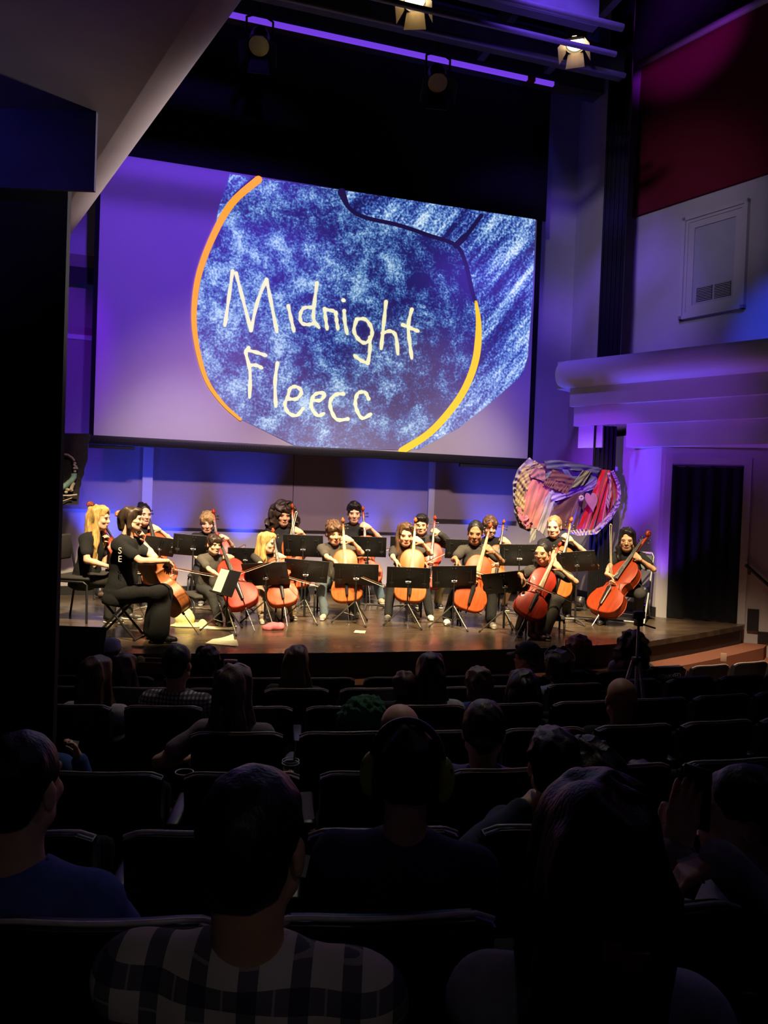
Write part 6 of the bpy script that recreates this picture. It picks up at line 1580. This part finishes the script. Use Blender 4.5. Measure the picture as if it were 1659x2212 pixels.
for k in range(40):
    a = 2*math.pi*k/40; x = 16*math.sin(a)**3; y = 13*math.cos(a) - 5*math.cos(2*a) - 2*math.cos(3*a) - math.cos(4*a); hp_.append(bp3(1150 + x*5.0 - y*1.2, 690 - y*9.0, .17) - BO)
mb.prism(hp_, (0,-.012,0)); mb.build('heart_patch', satin('heart', (.38,.15,.18), .7), ban)
mb = MB()
for k in range(7): mb.sphere(bp3(1020 + 22*math.cos(k*.9), 650 + 22*math.sin(k*.9), .15) - BO, (.018,.012,.018), 7, 5)
mb.build('cream_rosette', satin('cream', (.42,.36,.24), .8), ban)
MB().tube([bp3(1400, 1330, -.05) - BO - Vector((0,0,1.0)), bp3(1400, 255, -.05) - BO], .014, 10).build('pole', M_chrome, ban)
pz = -BO.z + STAGE
px0 = bp3(1400, 1330, -.05) - BO
MB().tube([Vector((px0.x, px0.y, .02)), Vector((px0.x, px0.y, px0.z))], .018, 10).build('pole_sleeve', M_blkmetal, ban)
for k in range(3):
    a = k*2.09 + .5; MB().tube([Vector((px0.x, px0.y, .3)), Vector((px0.x + .16*math.cos(a), px0.y + .16*math.sin(a), .012))], .010, 8).build('leg', M_chrome, ban)
MB().tube([bp3(520, 170, -.04) - BO, bp3(1460, 260, -.04) - BO], .012, 8).build('crossbar', M_blkmetal, ban)
MB().box((-.03,-.03,-.03),(.03,.03,.03), Matrix.Translation(bp3(1460, 262, -.02) - BO)).build('clamp', M_chrome, ban)
# dark quilt with embroidered arc at far left
QY = 10.2
def qp(x, y, k=0): return ony(100 + x*.09944, 900 + y*.09944, QY - k)
qo = qp(600, 1000); qo.z = STAGE
qt = thing('hanging_quilt', 'black embroidered hanging with a pale arc behind the blonde teenager', 'hanging', qo)
M_q = mat('quilt_black', (.03,.028,.022), .85, noise=.3, nscale=30, bump=.5, bscale=30)
g = [[interp([(-300,380+1550*j/14),(500,380+1540*j/14),((960,905,900,860,820,760,720,700,700)[min(8, j*8//14)],380+1530*j/14)], i/20) for i in range(21)] for j in range(15)]
g = [[qp(p.x, p.y, .02 + .015*math.sin(i*.9 + j*.5)) - qo for i, p in enumerate(r_)] for j, r_ in enumerate(g)]
mb = MB().sheet(g); mb.sheet([[p + Vector((0,.01,0)) for p in r_] for r_ in g]); mb.build('quilt_cloth', M_q, qt)
M_thr = mat('quilt_thread_pale', (.62,.52,.46), .7, noise=.1); M_teal = mat('quilt_teal', (.30,.52,.46), .6, noise=.3, nscale=20); M_cream = mat('quilt_cream', (.60,.55,.38), .7, noise=.2, nscale=40)
def qtube(name, pts, r_, m): MB().tube([qp(x, y, .07) - qo for x, y in pts], r_, 7).build(name, m, qt)
qtube('embroidered_arc', [(300,800),(470,830),(560,890),(610,960)], .012, M_thr)
for x, y in ((620,1010),(610,1050),(640,1080),(610,1120),(660,1120),(620,1190)): MB().sphere(qp(x, y, .07) - qo, (.018,.012,.014), 8, 6).build('bead', M_thr, qt)
qtube('teal_appliqué'.replace('é','e'), [(600,1230),(600,1310),(540,1400),(450,1480),(330,1540)], .036, M_teal)
qtube('cream_tassel', [(600,1430),(560,1520),(540,1590)], .022, M_cream)
for x, y in ((480,1590),(430,1640),(440,1570),(550,1600)): MB().sphere(qp(x, y, .07) - qo, (.022,.014,.018), 8, 6).build('bead', M_cream, qt)
qtube('embroidered_line', [(300,1715),(500,1715),(670,1695)], .010, M_thr)
qtube('embroidered_line', [(300,1850),(430,1810),(560,1765)], .006, M_thr)
MB().tube([qp(-300, 370, -.03) - qo, qp(960, 395, -.03) - qo], .014, 8).build('rod', M_blkmetal, qt)
MB().tube([Vector((qp(-200,400).x - qo.x, 0, 0)), qp(-200, 370, -.03) - qo], .014, 8).build('rod_stand', M_blkmetal, qt)

# ------------------------------------------------------------------ small things on the stage floor
def blob(name, label, cat, px, py, prims, h, m, disp=None):
    o = onz(px, py, STAGE); t_ = tag(link(name, np_mesh(name, [sdf_mesh(prims, h, 0, disp)], m), None, o), label, cat); return t_
M_straw = mat('cream_cloth', (.66,.58,.22), .85, noise=.15, nscale=30, bump=.3, bscale=40)
blob('sun_hat', 'cream yellow hat lying on the floor right of the woman on the stool', 'hat', 404, 1352, [ell((-.02,0,.075), (.10,.10,.09), None, .03), cap((-.02,0,.05),(0.0,0,.15), .07, .04, .03), ell((.02,0,.014), (.20,.13,.013), None, .03), ell((.17,0,.035), (.035,.08,.03), None, .04), cut_plane((0,0,.002), (0,0,-1))], .012, M_straw, wobble(30, .006))
blob('pink_cloth', 'crumpled pink cloth on the floor before the young blonde girl', 'cloth', 592, 1360, [ell((0,0,.03), (.11,.07,.035), None, .03), ell((.06,.02,.04), (.06,.05,.035), None, .03), ell((-.07,0,.02), (.05,.06,.025), None, .03), cut_plane((0,0,.002), (0,0,-1))], .010, mat('pink_cloth', (.75,.16,.20), .85, noise=.2, nscale=30), wobble(50, .008))
def floor_sheet(label, pts, curl=.012, m=None, name='sheet_music'):
    P = [onz(x, y, STAGE) for x, y in pts]; o = P[0].copy()
    g = [[P[0].lerp(P[1], i/8).lerp(P[3].lerp(P[2], i/8), j/5) - o + Vector((0,0,.004 + curl*(i/8)**2*math.sin(j*.8+.4)**2)) for i in range(9)] for j in range(6)]
    mb = MB().sheet(g); mb.sheet([[p + Vector((0,0,-.0015)) for p in r_] for r_ in g]); t_ = mb.build(name, m or mat('cream_paper', (.70,.66,.42), .8, noise=.1, nscale=25), None, o); return tag(t_, label, 'paper')
floor_sheet('large cream music sheet fallen on the stage front at left', [(443,1390),(515,1398),(503,1378),(460,1381)], .04)
floor_sheet('thin white sheets on the floor below the fringed boy', [(430,1358),(505,1362),(508,1357),(436,1352)], .012)
floor_sheet('small white sheet behind the front stand at centre', [(764,1367),(788,1369),(790,1364),(768,1362)], .004)
floor_sheet('white sheet on the floor left of the red cello', [(1122,1341),(1146,1342),(1146,1337),(1124,1336)], .004)
# pencil-like dark stick and stand foot by the leading woman
o = onz(285, 1397, STAGE); tag(MB().tube([(0,0,.008), onz(310,1399,STAGE) - o + Vector((0,0,.008))], .009, 8).build('folded_rod', mat('rod_dark', (.35,.33,.30), .3, .7, noise=.1), None, o), 'short metal rod on the stage floor under the stool', 'rod')
# patterned boots beside the girl with the red cello
for k, (px, py) in enumerate(((1148,1378),(1163,1380))):
    blob('boot', ('left' if k == 0 else 'right') + ' one of the two dark red and blue patterned boots beside the red cello', 'boot', px, py, [cap((0,0,.05),(0,0,.20), .042, .052, .02), cap((0,-.01,.035),(0,-.11,.03), .036, .030, .03), cut_plane((0,0,.002), (0,0,-1)), cut_plane((0,0,.22), (0,0,1))], .010, mat('boot_pattern', (.10,.02,.06), .5, noise=.9, nscale=18))
# dark music stand and things in front of the stage at left
music_stand_dark = thing('music_stand', 'large dark music stand desk standing below the stage beside the partition', 'music stand', (at(168,1400,6.3).x, at(168,1400,6.3).y, ROWS['D'][1]-.84))
mo = Vector(music_stand_dark.location); Md_ = Matrix.Translation(at(168,1398,6.3) - mo) @ frame(Vector((0,0,0)), RGT) @ Matrix.Rotation(R(-15), 4, 'X')
MB().rbox((-.25,-.005,-.16),(.22,.005,.17), .004, Md_).build('desk', mat('desk_dim', (.05,.042,.035), .55, noise=.15, nscale=20), music_stand_dark)
MB().tube([at(168,1430,6.3) - mo, Vector((0,0,.03))], .013, 8).build('pole', M_blkmetal, music_stand_dark)
for k in range(3): MB().tube([Vector((0,0,.2)), Vector((.25*math.cos(k*2.09), .25*math.sin(k*2.09), .01))], .009, 8).build('leg', M_blkmetal, music_stand_dark)
# box lettered COFFEE, yellow paper bag and white power strip on the step
stepz = STAGE - .24
def on_step(px, py): return onz(px, py, stepz)
bo_ = Vector((at(334,1440,6.62).x, at(334,1440,6.62).y, at(334,1452,6.62).z)); Mb2 = frame(Vector((0,0,0)), RGT)
bxo = thing('cardboard_box', 'open brown box lettered COFFEE below the stage edge at left', 'box', bo_)
M_box = mat('brown_card', (.16,.07,.03), .8, noise=.2, nscale=20)
w2, d2, h2 = .115, .09, .10
for nm_, lo_, hi_ in (('front_side', (-w2,-d2,0),(w2,-d2+.006,h2)), ('back_side', (-w2,d2-.006,0),(w2,d2,h2)), ('left_side', (-w2,-d2,0),(-w2+.006,d2,h2)), ('right_side', (w2-.006,-d2,0),(w2,d2,h2)), ('bottom', (-w2,-d2,0),(w2,d2,.006))):
    MB().box(lo_, hi_, Mb2).build('box_' + nm_.split('_')[0] + '_panel', M_box, bxo)
MB().tube([Mb2 @ Vector(p) for p in ((-w2,-d2,h2),(w2,-d2,h2),(w2,d2,h2),(-w2,d2,h2),(-w2,-d2,h2))], .006, 6).build('pale_rim', mat('pale_card', (.6,.48,.36), .8, noise=.1), bxo)
o = link('lettering', text_mesh('COFFEE', .05, mat('box_print', (.45,.22,.06), .8, noise=.1)), bxo); o.matrix_local = Mb2 @ Matrix.Translation((0,-d2-.002,.055)) @ Matrix.Rotation(R(90), 4, 'X')
by_ = at(300,1448,6.62); blob_ = tag(link('paper_bag', np_mesh('paper_bag', [sdf_mesh([ell((0,0,.05),(.045,.035,.06),None,.02), ell((.01,0,.10),(.035,.03,.03),None,.02)], .008, 0, wobble(50,.006))], mat('yellow_paper', (.62,.58,.20), .8, noise=.15)), None, by_), 'crumpled yellow paper bag left of the lettered box', 'bag')
pw = at(498,1432,6.75); tp_ = thing('power_strip', 'white power strip against the stage front at left', 'power strip', pw)
MB().rbox((-.06,-.02,-.03),(.06,.02,.03), .008, Mb2).build('strip_body', mat('white_plastic', (.6,.58,.5), .4, noise=.05), tp_)
for k in range(3): MB().box((-.045+.033*k,-.024,-.012),(-.025+.033*k,-.019,.012), Mb2).build('socket', M_black, tp_)
# outlet plate on the carpeted step at right
ol_ = at(1563,1420,8.05)
MB_ = MB().rbox((-.03,-.004,-.045),(.03,.004,.045), .003, frame(Vector((0,0,0)), RGT*.9 - FWD*.3)); tag(MB_.build('outlet_plate', mat('outlet_tan', (.45,.30,.20), .6, noise=.05), None, ol_), 'small tan outlet plate on the carpeted step at right', 'outlet')
# lettering on the back of the leading woman's tee, watch on a wrist
for ch, (px, py) in (('S', (259,1190)), ('E', (259,1208))):
    me = text_mesh(ch, .085, mat('tee_print', (.7,.7,.68), .8, noise=.05))
    c = at(px, py, 7.20); o = link('tee_letter', me, cond['root']); n_ = (C0 - c).normalized(); n_ = Vector((n_.x - RGT.x*.5, n_.y - RGT.y*.5, 0)).normalized()
    xa = Vector((0,0,1)).cross(n_).normalized(); Mm = Matrix((xa, Vector((0,0,1)), n_)).transposed().to_4x4(); Mm.translation = c - Vector(cond['off']); o.matrix_local = Mm
